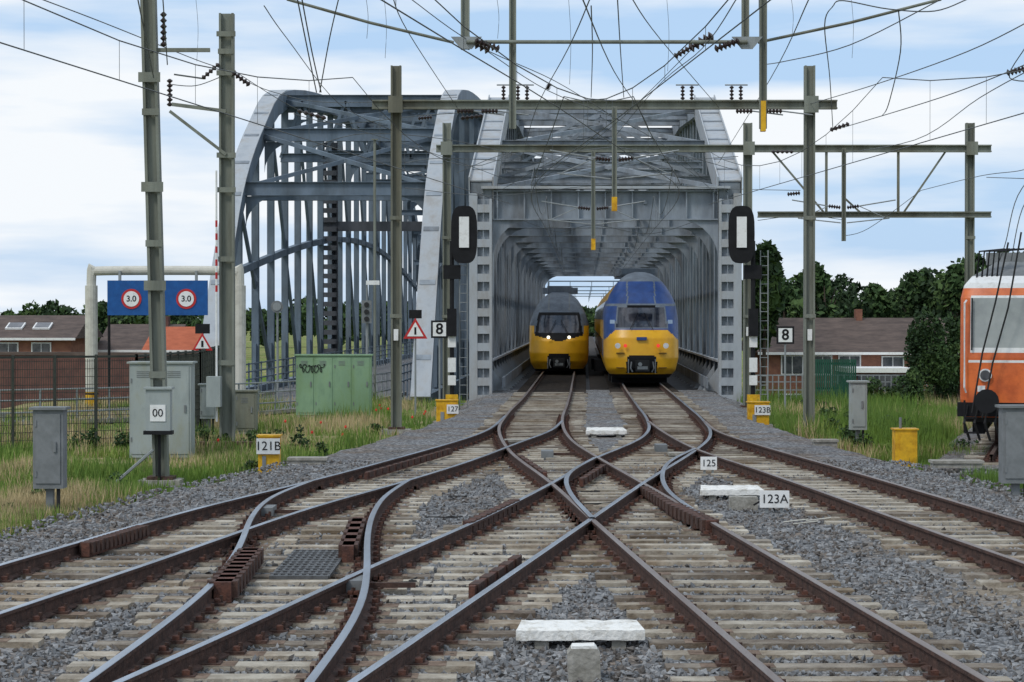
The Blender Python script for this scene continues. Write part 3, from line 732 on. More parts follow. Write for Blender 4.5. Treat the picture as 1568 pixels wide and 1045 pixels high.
for u,v in(((1448,233),(1385,325)),((1184,233),(1262,325)),((1290,300),(1320,327))): mb.beam(Q(*u,71)+V((0,.15,0)),Q(*v,71)+V((0,.15,0)),.06,.06,'mast_green')
mb.make('signal_gantry')
mb=MB();d=39.5;zB=9.5
mb.ib((-7,d-.3,zB),(11,d-.3,zB),.3,.25,'mast_green',side=(0,0,1),tf=.04)
mb.ib((10.8,d,-.5),(10.8,d,9.8),.27,.24,'mast_green');mb.box(10.4,11.2,d-.4,d+.4,-.7,-.36,'concrete')
for x,yb,yel in((713,80,0),(785,200,0),(1138,72,0),(1165,200,1)):
    q=Q(x,yb,d);mb.ib((q.x,d-.3,zB),(q.x,d-.3,q.z),.13 if x!=713 else .16,.12,'mast_green',tf=.03)
    if yel: mb.box(q.x-.045,q.x+.045,d-.38,d-.23,q.z-.05,q.z+.5,'yellow')
z=Q(0,70,d).z;xa=Q(715,0,d).x;xb=Q(1140,0,d).x
mb.tube([(xa,d-.45,z),(xb,d-.45,z)],.035,'mast_green',8)
for x,s in((xa,1),(xb,-1)):
    mb.prism([(x-.28,d-.42,z+.1),(x+.28,d-.42,z+.1),(x+.1,d-.42,z-.12),(x-.1,d-.42,z-.12)],(0,.05,0),'galv')
    mb.insul((x+s*.15,d-.5,z+.02),(x+s*.6,d-.5,z-.14),.075,6)
for (x1,y1,x2,y2) in((440,0,695,66),(1160,66,1440,0)): mb.tube([Q(x1,y1,d),Q((x1+x2)/2,(y1+y2)/2+3,d),Q(x2,y2,d)],.03,'mast_green',6)
mb.insul(Q(1092,55,d),Q(1055,75,d),.1,5);mb.insul(Q(712,60,d),Q(750,78,d),.09,5)
mb.make('overhead_line_portal')
def slim(x,y0,d,w=.14,zb_=-.5,name='slim_mast'):
    mb=MB();t=Q(x,y0,d);mb.tube([(t.x,d,zb_),(t.x,d,t.z)],w/2,'mast_green',8);mb.box(t.x-.2,t.x+.2,d-.2,d+.2,zb_-.2,zb_+.1,'concrete')
    mb.box(t.x-.12,t.x+.12,d-.12,d+.12,t.z,t.z+.03,'mast_green');mb.make(name)
slim(574,215,78,.1)
# ---------------------------------------------------------------- wires
wm=MB()
def cr(pts,n=6):
    P=[V(p) for p in pts];out=[]
    if len(P)==2: return [P[0].lerp(P[1],i/6) for i in range(7)]
    for i in range(len(P)-1):
        p0=P[max(i-1,0)];p1=P[i];p2=P[i+1];p3=P[min(i+2,len(P)-1)]
        for k in range(n):
            t=k/n;out.append(.5*((2*p1)+(p2-p0)*t+(2*p0-5*p1+4*p2-p3)*t*t+(3*p1-p0-3*p2+p3)*t**3))
    out.append(P[-1]);return out
def wire(l,r=.010): wm.tube(cr([Q(*p) for p in l]),r,'wire',4,False)
W=[
 [(65,0,34),(160,36,38),(300,92,46),(342,106,50)],
 [(342,106,50),(420,142,58),(520,158,68),(700,150,82)],
 [(262,130,50),(300,132,50),(340,118,50)],
 [(210,-10,30),(236,120,39)],[(250,-5,34),(257,100,39)],
 [(360,110,50),(470,175,57),(600,215,64),(740,262,74),(830,300,85)],
 [(450,175,57),(520,190,60),(640,178,60),(755,170,57)],
 [(480,225,60),(560,205,60),(690,215,62),(800,240,70)],
 [(405,10,34),(440,60,40),(520,160,52),(600,200,57)],
 [(455,-5,30),(472,80,33),(485,142,36)],[(462,-5,30),(478,80,33),(492,142,36)],[(520,-5,34),(505,60,36),(490,142,38)],
 [(600,-10,36),(625,50,41),(700,165,57),(715,185,60)],
 [(740,75,39),(840,140,48),(960,190,57),(1040,240,72),(1080,280,80)],
 [(1060,75,39),(985,150,50),(930,200,57),(860,250,70),(820,285,80)],
 [(630,0,36),(730,70,40),(850,125,50),(940,180,57)],
 [(905,-5,30),(870,75,38),(820,170,57),(800,240,80)],
 [(890,-5,25),(940,110,40),(985,180,60),(1010,240,85)],
 [(1130,-5,30),(1075,75,38),(1000,140,50),(925,230,85)],
 [(965,-5,30),(1010,60,38),(1100,165,57)],
 [(1240,-5,30),(1180,120,50),(1100,250,80)],
 [(945,-5,33),(950,80,42),(955,150,57)],[(905,10,33),(907,80,42),(905,150,57)],
 [(1275,10,33),(1290,2,33),(1360,15,34),(1430,18,34),(1480,0,33)],
 [(1275,10,33),(1262,40,36),(1270,120,46),(1275,200,57)],
 [(1375,18,34),(1378,80,37),(1360,160,42),(1350,178,42)],
 [(1600,85,33),(1540,112,36),(1440,150,42),(1310,190,52),(1275,200,57)],
 [(1600,95,33),(1500,150,40),(1400,215,52),(1290,235,71)],
 [(1440,0,32),(1300,70,38),(1200,95,45),(1165,100,50)],
 [(1600,20,30),(1480,80,36),(1340,130,46),(1240,160,57)],
 [(1600,250,50),(1560,262,55),(1500,270,60),(1410,292,70)],
 [(1600,275,50),(1510,272,60)],
 [(1568,75,35),(1545,120,37),(1600,125,36)],
 [(1600,245,44),(1558,300,44),(1540,370,44),(1530,400,44)],
 [(1600,270,44),(1565,320,44),(1548,400,44)],
 [(620,250,60),(690,243,71),(910,252,75),(1130,240,71)],
 [(620,288,60),(760,300,76),(940,283,72),(1130,290,75),(1225,292,60)],
 [(700,265,70),(800,232,72),(908,265,71),(1010,235,72),(1130,262,71)],
 [(760,320,80),(850,355,85),(908,345,80),(1000,358,85),(1100,325,80)],
 [(770,290,78),(860,240,72),(940,225,57)],
 [(1100,300,78),(1030,245,72),(940,225,57)],
 [(1290,337,71),(1230,330,71),(1160,338,71)],
 [(1410,292,70),(1330,350,71),(1290,362,71)],
]
for l in W: wire(l)
def run(fx,pts,zc,zm):
    for a,b_ in zip(pts[:-1],pts[1:]):
        n=8
        for i in range(n):
            t0,t1=i/n,(i+1)/n;sg=lambda t:-4*.9*t*(1-t)
            A=V((fx(a+(b_-a)*t0),a+(b_-a)*t0,zm+sg(t0)));B_=V((fx(a+(b_-a)*t1),a+(b_-a)*t1,zm+sg(t1)))
            wm.tube([A,B_],.009,'wire',4,False)
            wm.tube([V((A.x,A.y,zc)),V((B_.x,B_.y,zc))],.009,'wire',4,False)
            if i: wm.tube([A,V((A.x,A.y,zc))],.004,'wire',3,False)
avg=lambda a,b_:(lambda d:float(np.interp(d,R[a][0],R[a][1])+np.interp(d,R[b_][0],R[b_][1]))/2)
run(avg('AL','AR'),[14,39,57,71,88,112,140],5.5,6.6)
run(avg('BL','BR'),[14,39,57,71,88,112,140],5.5,6.6)
run(lambda d:float(np.interp(d,[15,57],[-7,0])),[15,39.5,57],5.6,7.0)
run(lambda d:float(np.interp(d,[15,57],[9,5.2])),[15,39.5,57],5.6,7.0)
for (x,y0,y1,dd_) in((300,-8,95,44),(560,-8,60,36),(588,-8,90,40),(1210,-8,60,38),(1302,-8,90,42),(870,-8,130,40),(760,-8,60,38),(1020,-8,110,42)):
    wire([(x,y0,dd_),(x+4,(y0+y1)/2,dd_),(x+2,y1,dd_)],.004)
for (a,b_,d) in (((455,170),(500,182),57),((1270,200),(1300,190),53),((1032,88),(1060,72),39),((1180,233),(1215,233),70),((705,182),(740,178),57),((838,138),(842,128),46),((640,182),(662,180),60),((1540,113),(1568,106),36),((1205,298),(1225,296),58)):
    wm.insul(Q(*a,d),Q(*b_,d),.06,5)
wm.make('overhead_wires')
# ---------------------------------------------------------------- signals
def signal(x,xm,name='railway_signal'):
    d=70.3;mb=MB();c=Q(x,360,d);m_=Q(xm,0,d).x;k=F/d
    w=20/k;h=44/k;poly=[]
    for i in range(24):
        a=2*math.pi*i/24;poly.append((c.x+w*math.copysign(abs(math.cos(a))**.6,math.cos(a)),d-.3,c.z+h*math.copysign(abs(math.sin(a))**.6,math.sin(a))))
    # solid black board, built as a fan so the face is clean
    cc=(c.x,d-.3,c.z);mb.add([cc]+poly,[(0,(i+1)%24+1,i+1) for i in range(24)],'black')
    mb.prism([(p[0],d-.295,p[2]) for p in poly],(0,.1,0),'black')
    mb.box(c.x-7.5/k,c.x+7.5/k,d-.36,d-.31,c.z-20/k,c.z+27/k,'white')
    zb_=-.55
    mb.tube([(m_,d,zb_),(m_,d,c.z-.2)],.075,'black',10)
    for y0,y1 in((476,496),(512,532),(548,570),(575,590)):
        a=Q(0,y1,d).z;b_=Q(0,y0,d).z;mb.box(m_-.13,m_+.13,d-.12,d-.09,a,b_,'white')
    mb.box(m_-.28,m_+.28,d-.1,d+.3,c.z-h-.5,c.z-h-.05,'black')
    mb.box(m_-.15,m_+.15,d-.25,d+.05,2.0,2.9,'black')
    mb.tube([(m_,d,c.z),(c.x,d-.2,c.z)],.05,'black',6)
    mb.tube([(m_+.25,d+.1,-.5),(m_+.25,d+.1,c.z-.5)],.02,'galv',5);mb.tube([(m_+.5,d+.1,-.5),(m_+.5,d+.1,c.z-.5)],.02,'galv',5)
    z=-.2
    while z<c.z-.6: mb.tube([(m_+.25,d+.1,z),(m_+.5,d+.1,z)],.012,'galv',4);z+=.3
    mb.box(m_-.35,m_+.35,d-.3,d+.3,-.7,-.42,'concrete');mb.box(m_-.2,m_+.2,d-.25,d-.05,-.4,.1,'yellow')
    mb.make(name)
signal(711,692);signal(1134,1153)
# ---------------------------------------------------------------- signs & boxes
def plate(x0,x1,y0,y1,d,border,post=True,name='kilometre_sign',s='8'):
    mb=MB();a=Q(x0,y1,d);b_=Q(x1,y0,d)
    mb.box(a.x,b_.x,d-.02,d,a.z,b_.z,'black' if border else 'white')
    if border: e=.06;mb.box(a.x+e,b_.x-e,d-.026,d-.022,a.z+e,b_.z-e,'white')
    xc=(a.x+b_.x)/2
    if post: mb.tube([(xc,d+.03,-.6),(xc,d+.03,b_.z-.05)],.03,'galv',8);mb.box(xc-.1,xc+.1,d-.07,d+.13,-.65,-.45,'concrete')
    o=mb.make(name);txt(s,(xc,d-.032,(a.z+b_.z)/2),(b_.z-a.z)*(.85 if len(s)==1 else .8),'black',o,bold=.01);return o
plate(660,686,491,518,68,True);plate(1189,1216,500,527,68,True)
def ybox(x0,x1,y0,y1,s,sx0,sx1,sy0,sy1,name='yellow_point_box'):
    z=-.45;g=G((x0+x1)/2,y1,z);d=g.y;k=F/d;w=(x1-x0)/k;h=(y1-y0)/k;mb=MB()
    mb.box(g.x-w/2,g.x+w/2,d,d+.35,z,z+h,'yellow');mb.box(g.x-w/2-.03,g.x+w/2+.03,d-.03,d+.38,z+h,z+h+.03,'yellow')
    mb.box(g.x-w/2-.1,g.x+w/2+.1,d-.1,d+.45,z-.2,z+.04,'concrete')
    if s:
        mb.box(g.x-w*.3,g.x-w*.12,d-.02,d-.002,z+.05,z+h*.5,'galv')
        a=Q(sx0,sy1,d-.1);b_=Q(sx1,sy0,d-.1);mb.box(a.x,b_.x,d-.06,d-.035,a.z,b_.z,'white')
    else: mb.box(g.x-w*.3,g.x+w*.3,d-.012,d-.002,z+h*.12,z+h*.9,'yellow');mb.tube([(g.x-.1,d+.1,z+h),(g.x-.1,d+.1,z+h+.25)],.03,'cab_dkgrey',6)
    o=mb.make(name)
    if s: txt(s,((a.x+b_.x)/2,d-.066,(a.z+b_.z)/2),(b_.z-a.z)*.8,'black',o)
ybox(395,427,669,728,'121B',392,428,672,696)
ybox(668,700,614,648,'127',684,702,620,634)
ybox(1146,1178,617,653,'123B',1156,1180,621,636)
ybox(1371,1405,659,718,None,0,0,0,0)
def cabinet(x0,x1,y0,y1,m,z=-.5,dep=.6,roof=.04,doors=2,legs=False):
    g=G((x0+x1)/2,y1,z);d=g.y;k=F/d;w=(x1-x0)/k;h=(y1-y0)/k;mb=MB();x=g.x
    z0=z+.0
    if legs:
        mb.box(x-w*.12,x+w*.12,d+.1,d+.22,z-.2,z+h*.4,'cab_dkgrey');mb.tube([(x+w*.3,d+.1,z-.1),(x+w*.3,d+.1,z+h*.4)],.03,'rubber',6);z0=z+h*.25
    mb.box(x-w/2,x+w/2,d,d+dep,z0+.08,z+h,m);mb.box(x-w/2-.05,x+w/2+.05,d-.05,d+dep+.05,z+h,z+h+roof,m)
    if not legs: mb.box(x-w/2+.02,x+w/2-.02,d+.02,d+dep-.01,z-.2,z0+.08,'concrete')
    for i in range(doors):
        a=x-w/2+w*i/doors+.04;b_=x-w/2+w*(i+1)/doors-.04;mb.box(a,b_,d-.018,d-.002,z0+.16,z+h-.06,m)
        mb.box(b_-.1,b_-.06,d-.045,d-.02,z0+(z+h-z0)*.5,z0+(z+h-z0)*.5+.16,'cab_dkgrey')
        for q in(.2,.8): mb.box(a-.01,a+.02,d-.03,d-.019,z0+(z+h-z0)*q,z0+(z+h-z0)*q+.1,'cab_dkgrey')
        if w/doors>.5:
            for q in range(4): mb.box(a+.12,b_-.18,d-.026,d-.0185,z+h-.3+q*.04,z+h-.285+q*.04,'cab_dkgrey')
    return mb,x,d,w,h
mb,x,d,w,h=cabinet(453,568,545,640,'cab_green',doors=4)
pts=[]
for i in range(60):
    t=i/59;pts.append((x-w/2+.12+t*.75+.05*math.cos(t*52),d-.034,-.5+h-.38+.10*math.sin(t*34)+.05*math.sin(t*71)))
for a,b_ in zip(pts[:-1],pts[1:]): mb.beam(a,b_,.004,.025,'graffiti',(0,1,0))
mb.make('green_switch_cabinet')
mb,x,d,w,h=cabinet(198,292,557,707,'cab_grey',doors=2);mb.make('grey_relay_cabinet')
for a in((50,96,628,800,'cab_dkgrey',.3),(1303,1328,586,690,'cab_grey',.3),(1536,1582,625,790,'cab_dkgrey',.3),(306,330,590,665,'cab_grey',.25)):
    mb,x,d,w,h=cabinet(*a[:5],doors=1,legs=True,dep=a[5]);mb.make('trackside_terminal_box')
mb,x,d,w,h=cabinet(360,392,600,665,'mast_green',doors=1,dep=.4);mb.make('trackside_terminal_box')
def tri(x,y0,y1,d,name='warning_sign'):
    mb=MB();a=Q(x,y0,d);b_=Q(x,y1,d);h=a.z-b_.z;w=h*.58
    def T(s,y,m): 
        cz=b_.z+h*.36;P=[(a.x-w*s,y,cz-h*.36*s),(a.x+w*s,y,cz-h*.36*s),(a.x,y,cz+h*.64*s)];mb.prism(P,(0,.01,0),m)
    T(1,d-.02,'sign_red');T(.68,d-.034,'white');mb.box(a.x-.03,a.x+.03,d-.045,d-.036,b_.z+h*.2,b_.z+h*.55,'black')
    mb.tube([(a.x,d+.03,-.6),(a.x,d+.03,a.z)],.03,'galv',8);mb.box(a.x-.2,a.x+.2,d-.01,d+.06,a.z-.02,a.z+.25,'black');mb.make(name)
tri(636,487,519,68);tri(310,510,537,60)
mb=MB();p=Q(562,480,76);mb.tube([(p.x,76,-.6),(p.x,76,p.z+.3)],.05,'galv',8);mb.box(p.x-.17,p.x+.17,75.8,75.94,p.z-.35,p.z+.45,'cab_dkgrey')
for z in(-.2,.05,.3): mb.disc((p.x,75.79,p.z+z),.09,-.03,'rubber',12)
mb.box(p.x-.02,p.x+.45,75.8,75.9,p.z+1.0,p.z+1.15,'white');mb.tube([(p.x,76,p.z+.3),(p.x,75.9,p.z+1.1)],.03,'galv',6);mb.make('traffic_light')
mb=MB();p=Q(425,470,78);mb.tube([(p.x,78,-.6),(p.x,78,p.z)],.04,'galv',8);mb.disc((p.x,77.9,p.z),.22,-.12,'cab_dkgrey',18);mb.disc((p.x,77.77,p.z),.15,-.02,'galv',18);mb.make('loudspeaker_post')
def small(x0,x1,y0,y1,s):
    gy=y1+8;g=G((x0+x1)/2,gy,-.19);d=g.y;a=Q(x0,y1,d);b_=Q(x1,y0,d);mb=MB()
    mb.box(a.x,b_.x,d,d+.03,a.z,b_.z,'white')
    for t in(.25,.75): xx_=a.x+(b_.x-a.x)*t;mb.box(xx_-.02,xx_+.02,d+.03,d+.06,-.25,b_.z-.03,'galv')
    o=mb.make('point_number_sign');txt(s,((a.x+b_.x)/2,d-.004,(a.z+b_.z)/2),(b_.z-a.z)*.74,'black',o)
small(1073,1098,700,720,'125');small(1164,1209,752,778,'123A')
def bar(x0,x1,y0,y1,dp):
    g=G((x0+x1)/2,y1,-.10);d=g.y;k=F/d;w=(x1-x0)/k;mb=MB();x=g.x;nx=14
    rows=[(0,-.12,0),(.0,-.035,.0),(.03,-.02,.015),(dp-.05,.0,.05),(dp,-.02,.06),(dp,-.12,.06)]
    vs=[]
    for yy,z,ins in rows:
        for i in range(nx+1):
            u=-1+2*i/nx;jx=.012*noise.noise(V((i*1.7,yy*9,x)));jz=.010*noise.noise(V((i*.9,yy*5,x+3)))
            vs.append((x+u*(w/2-ins),d+yy+jx,z+jz))
    n=nx+1;fs=[(i*n+j,i*n+j+1,(i+1)*n+j+1,(i+1)*n+j) for i in range(len(rows)-1) for j in range(nx)]
    fs+=[[i*n for i in range(len(rows))][::-1],[i*n+nx for i in range(len(rows))]]
    mb.add(vs,fs,'white_worn')
    for s in(-.3,.3): mb.box(x+s*w-.06,x+s*w+.06,d+.04,d+dp-.04,-.3,-.1,'concrete')
    mb.make('fouling_point_bar')
bar(790,988,946,978,.42)
mb=MB();g=G(895,1043,-.19);x,y=g.x,g.y
mb.prism([(x-.12,y,-.3),(x+.13,y,-.3),(x+.12,y,.02),(x+.10,y,.05),(x-.10,y,.05),(x-.13,y,.01)],(0,.2,0),'concrete');mb.prism([(x-.10,y+.01,.051),(x+.10,y+.01,.051),(x+.08,y+.01,.075),(x-.09,y+.01,.07)],(0,.17,0),'white_worn')
mb.make('concrete_marker_post')
bar(1072,1170,744,757,.5);bar(897,960,655,664,.9)
mb=MB();g=G(1143,783,-.19);mb.box(g.x-.22,g.x+.18,g.y+.1,g.y+.35,-.3,.0,'concrete');mb.tube([(g.x+.1,g.y-.05,-.1),(g.x+.3,g.y-.1,.02),(g.x+.4,g.y-.15,-.18)],.015,'black',5);mb.make('concrete_cable_block')
for (xx_,yy,w_) in((1265,690,.25),(1468,725,.45),(470,720,.35),(795,690,.3),(1050,712,.3)):
    mb=MB();g=G(xx_,yy,-.3);mb.box(g.x-w_,g.x+w_,g.y,g.y+.4,-.5,-.12,'concrete');mb.box(g.x-w_-.03,g.x+w_+.03,g.y-.03,g.y+.43,-.12,-.07,'concrete');mb.make('cable_pit_cover')
def check(a,b_,w,h,n,name='check_rail'):
    p=G(*a,-.05);q=G(*b_,-.05);mb=MB();mb.beam(p-V((0,0,.02)),q-V((0,0,.02)),w*.6,h,'rust_red')
    t=(q-p)
    for i in range(n):
        c=p+t*((i+.5)/n);u=t.normalized()
        mb.beam(c-u*(t.length/n*.3)+V((0,0,.0)),c+u*(t.length/n*.3),w,h*.8,'rust')
    mb.make(name)
check((340,905),(385,850),.28,.2,9);check((532,848),(548,802),.22,.2,5);check((722,905),(795,856),.10,.12,5)
check((715,808),(790,772),.14,.18,10);check((1030,778),(1090,806),.22,.18,9);check((130,840),(220,812),.16,.16,14);check((985,750),(1030,778),.14,.14,10)
check((795,700),(835,728),.1,.12,6);check((690,690),(560,728),.08,.12,14);check((925,715),(890,738),.1,.12,6)
mb=MB();a=G(412,885,-.13);b_=G(496,845,-.13)
for i in range(12):
    y=a.y+(b_.y-a.y)*i/11;mb.box(a.x,a.x+.62,y-.03,y+.03,-.15,-.11,'grate')
for i in range(9): mb.box(a.x+i*.075,a.x+i*.075+.03,a.y,b_.y,-.145,-.115,'grate')
mb.make('steel_grating')
mb=MB()
for s in range(6):
    y=random.uniform(18,34);x=random.uniform(-2,4);pts=[(x,y,-.16)]
    for _ in range(5): x+=random.uniform(-.1,.35);y+=random.uniform(-.2,.2);pts.append((x,y,-.16+random.uniform(0,.02)))
    mb.tube(cr(pts),.009,'rubber',5)
for xx_,yy in((1200,800),(1215,803),(1235,798)):
    p=G(xx_,yy,-.16);mb.tube([p,p+V((.35,.1,.03))],.008,'cream',4)
mb.make('signalling_cables')
for (xx_,yy) in((407,790),(545,905),(838,700),(1012,690)):
    mb=MB();g=G(xx_,yy,-.15);mb.box(g.x-.12,g.x+.12,g.y-.25,g.y+.25,-.2,-.02,'cab_dkgrey');mb.box(g.x-.05,g.x+.6,g.y-.03,g.y+.03,-.12,-.07,'rust');mb.make('point_machine')
# ---------------------------------------------------------------- height gauge gantry + blue sign
d=73.;mb=MB();a=Q(140,0,d).x;b_=Q(367,0,d).x;zt_=Q(0,415,d).z
mb.tube(cr([(a,d,-2.2),(a,d,zt_-.4),(a+.12,d,zt_-.1),(a+.45,d,zt_),(b_-.45,d,zt_),(b_-.12,d,zt_-.1),(b_,d,zt_-.4),(b_,d,-2.2)],5),.16,'cream',14)
for x in(a,b_):
    mb.tube([(x,d,zt_-.5),(x,d,-.4)],.21,'cream',14)
    mb.tube([(x,d,-.4),(x,d,0.1)],.22,'yellow',14);mb.tube([(x,d,-.0),(x,d,.06)],.225,'black',14)
x0=Q(167,0,d).x;x1=Q(320,0,d).x;z0=Q(0,483,d).z;z1=Q(0,430,d).z
mb.box(x0,x1,d-.3,d-.24,z0,z1,'sign_blue')
for x in(x0+.4,x1-.4): mb.box(x-.04,x+.04,d-.24,d-.1,z0,zt_,'galv')
cs=[]
for xx_ in(201,285):
    c=Q(xx_,458,d-.35);mb.disc((c.x,d-.31,c.z),.34,-.015,'sign_red',28);mb.disc((c.x,d-.327,c.z),.26,-.01,'white',28);cs.append(c)
mb.tube([(x0,d,-.6),(x0,d,z1)],.05,'black',6)
o=mb.make('height_limit_gantry')
for c in cs: txt('3.0',(c.x,d-.342,c.z),.28,'black',o,bold=.004)
# ---------------------------------------------------------------- fence left, wall, road
mb=MB()
pts=[V((-16,46,-.5)),V((-12.2,48.5,-.5)),V((-8.8,50.5,-.5)),V((-8.4,58,-.5)),V((-9.3,70,-.5))]
for a,b_ in zip(pts[:-1],pts[1:]):
    L=(b_-a).length;n=max(1,int(L/.9))
    for i in range(n+1): p=a.lerp(b_,i/n);mb.beam(p,p+V((0,0,2.25)),.06,.06,'fence')
    for i in range(int(L/.055)): p=a.lerp(b_,i*.055/L);mb.beam(p+V((0,0,.1)),p+V((0,0,2.15)),.011,.011,'fence')
    for k in range(12): z=.12+k*.18;mb.beam(a+V((0,0,z)),b_+V((0,0,z)),.012,.012,'fence')
    mb.beam(a+V((0,0,2.2)),b_+V((0,0,2.2)),.05,.05,'fence')
mb.make('mesh_fence')
mb=MB();mb.beam((-30,84,.1),(-11.5,80,.1),.35,2.2,'brick_dark');mb.beam((-30,84,1.25),(-11.5,80,1.25),.45,.12,'roof_tile')
mb.make('brick_parapet_wall')
mb=MB();L_=[];cl=cr([(-7.28+S*8,88,-.50),(-7.5,80,-.46),(-8.8,73,-.45),(-11.8,67,-.45),(-18,62,-.45),(-30,58,-.45)],8)
for i,p in enumerate(cl):
    t=(cl[min(i+1,len(cl)-1)]-cl[max(i-1,0)]).normalized();s=V((-t.y,t.x,0))
    L_.append((p-s*2.7,p+s*2.7))
for (a,b_),(c,e) in zip(L_[:-1],L_[1:]):
    mb.add([a,b_,e,c],[(0,1,2,3)],'asphalt')
    for f_,g_ in((a,c),(b_,e)): mb.beam(V(f_)+V((0,0,.05)),V(g_)+V((0,0,.05)),.15,.12,'concrete')
mb.make('road')
mb=MB()
Qs=[(b_ if b_.y<a.y else a) for a,b_ in L_[6:]]
for q in Qs: mb.tube([q+V((0,0,-.1)),q+V((0,0,1.))],.03,'galv',6)
for z in(.35,.7,1.0): mb.tube([q+V((0,0,z)) for q in Qs],.028,'galv',6)
mb.make('road_railing')
mb=MB()
a=Q(1250,0,78).x;b2=Q(1310,0,78).x
for i in range(20): x=a+(b2-a)*i/19;mb.box(x-.028,x+.028,78,78.04,-.6,1.1,'fence_green')
for z in(.0,.9): mb.box(a,b2,78.045,78.09,z,z+.08,'fence_green')
mb.make('green_picket_fence')
mb=MB()
for i in range(60):
    x=8.8+i*.22;mb.box(x-.02,x+.02,80,80.03,-.6,.45,'galv')
for z in(-.1,.2,.45): mb.box(8.8,22,80.035,80.065,z,z+.04,'galv')
mb.make('steel_railing')
# ---------------------------------------------------------------- houses
def house(x0,x1,d,dep,zb_,ze,zr,mw,mr_,wins,name,chim=(),sky=()):
    mb=MB()
    mb.box(x0,x1,d,d+dep,zb_,ze,mw)
    o=.35
    mb.prism([(x0-o,d-o,ze-.1),(x0-o,d+dep/2,zr),(x0-o,d+dep+o,ze-.1)],(x1-x0+2*o,0,0),mr_)
    mb.box(x0-o,x1+o,d-o-.12,d-o-.01,ze-.2,ze-.06,'white')
    for (x,z,w_,h_) in wins:
        mb.box(x-w_/2-.08,x+w_/2+.08,d-.06,d-.01,z-.08,z+h_+.08,'white');mb.box(x-w_/2,x-.03,d-.09,d-.062,z,z+h_,'glass');mb.box(x+.03,x+w_/2,d-.09,d-.062,z,z+h_,'glass')
    for (x,w_) in chim: mb.box(x-w_/2,x+w_/2,d+dep/2-.4,d+dep/2+.4,zr-.5,zr+.5,mw)
    sl=(zr-ze+.1)/(dep/2+o)
    for x in sky:
        y=d+dep*.22;z=ze-.1+(y-(d-o))*sl;u=V((0,1,sl)).normalized();nrm=V((0,-sl,1)).normalized()
        mb.obox((x,y,z+.06),V((.5,0,0)),u*.55,nrm*.05,'white');mb.obox((x,y,z+.12),V((.4,0,0)),u*.45,nrm*.02,'glass')
    mb.make(name)
house(-45,-25.6,125,8,-3.3,1.5,2.75,'brick','roof_tile',[(-29.2+i*1.9,.0,1.,1.1) for i in range(-3,2)]+[(-28,-2.6,1.,1.2)],'terraced_brick_house',chim=((-33,.8),),sky=(-29.2,-27.6,-31))
house(-25.2,-21.0,132,9,-3.3,.7,2.2,'brick_dark','roof_tile',[(-24,-.9,1.1,1.1),(-22,-.9,1.1,1.1)],'brick_house',chim=((-22,.6),))
house(-19.9,-17.6,118,8,-3.3,.9,2.1,'white','roof_orange',[(-19,-.4,.6,.8)],'orange_roof_house')
house(-27.6,-20.5,112,5,-3.3,.55,.75,'brick_dark','cab_dkgrey',[(-26,-.4,.9,.7),(-23,-.4,.9,.7)],'flat_garage')
house(14.0,24.5,120,9,-3.3,.75,2.6,'brick','roof_tile',[(15.6,-.5,1.1,.95),(17.3,-.5,.9,.95),(18.8,-.5,1.1,.95),(21.2,-.7,1.1,1.1),(15.6,-3,1.4,1.3),(19,-3,1.4,1.3)],'terraced_brick_house',chim=((20,.35),))
mb=MB();mb.box(18.2,21.4,116,120,-3.3,-.35,'brick_dark');mb.box(18.0,21.6,115.8,119.98,-.35,-.1,'white');mb.box(18.6,21,115.9,115.96,-1.4,-.5,'glass');mb.make('house_extension')
# ---------------------------------------------------------------- vegetation
def tree_arrays(c,rx,ry,rz,n,leaf,nl=9):
    lob=[]
    for i in range(nl):
        a=rng.uniform(0,6.28);r=rng.uniform(.15,.65);h=rng.uniform(-.65,.75)
        lob.append((c[0]+math.cos(a)*r*rx*(1-.3*abs(h)),c[1]+math.sin(a)*r*ry*(1-.3*abs(h)),c[2]+h*rz,rng.uniform(.28,.5)))
    lob=np.array(lob);k=rng.integers(0,nl,n)
    v=rng.standard_normal((n,3));v/=np.linalg.norm(v,axis=1)[:,None];r=rng.uniform(.45,1.08,n)**.5
    P=lob[k,:3]+v*r[:,None]*lob[k,3][:,None]*np.array([rx,ry,rz])
    a=rng.standard_normal((n,3));a/=np.linalg.norm(a,axis=1)[:,None];b_=np.cross(a,rng.standard_normal((n,3)));b_/=np.linalg.norm(b_,axis=1)[:,None]
    s=rng.uniform(.6,1.3,n)[:,None]*leaf
    q=np.stack([P-a*s,P+b_*s*.6,P+a*s,P-b_*s*.6],1)
    m=np.where(rng.random(n)<.25,(k+1)%3,k%3)
    return q,m
def foliage(name,specs,trunks=True):
    qs=[];ms=[]
    for (c,rx,ry,rz,n,leaf) in specs:
        q,m=tree_arrays(c,rx,ry,rz,n,leaf);qs.append(q);ms.append(m)
    q=np.concatenate(qs);m=np.concatenate(ms);V_=q.reshape(-1,3);f=np.arange(len(V_)).reshape(-1,4)
    ob=big(name,V_,f,m,['leaf_a','leaf_b','leaf_c'])
    if trunks:
        t=MB()
        for (c,rx,ry,rz,n,leaf) in specs:
            zb2=zt(c[0],c[1]);t.tube([(c[0],c[1],zb2-.2),(c[0]+.1,c[1],c[2]-rz*.4),(c[0],c[1],c[2]+rz*.4)],[max(.06,rx*.08),max(.05,rx*.06),.03],'bark',7)
            for i in range(5):
                a=rng.uniform(0,6.28);t.tube([(c[0],c[1],c[2]-rz*.4),(c[0]+math.cos(a)*rx*.5,c[1]+math.sin(a)*ry*.5,c[2]+rz*rng.uniform(0,.4))],[max(.03,rx*.035),.02],'bark',5)
        t.make('trunks',parent=ob)
    return ob
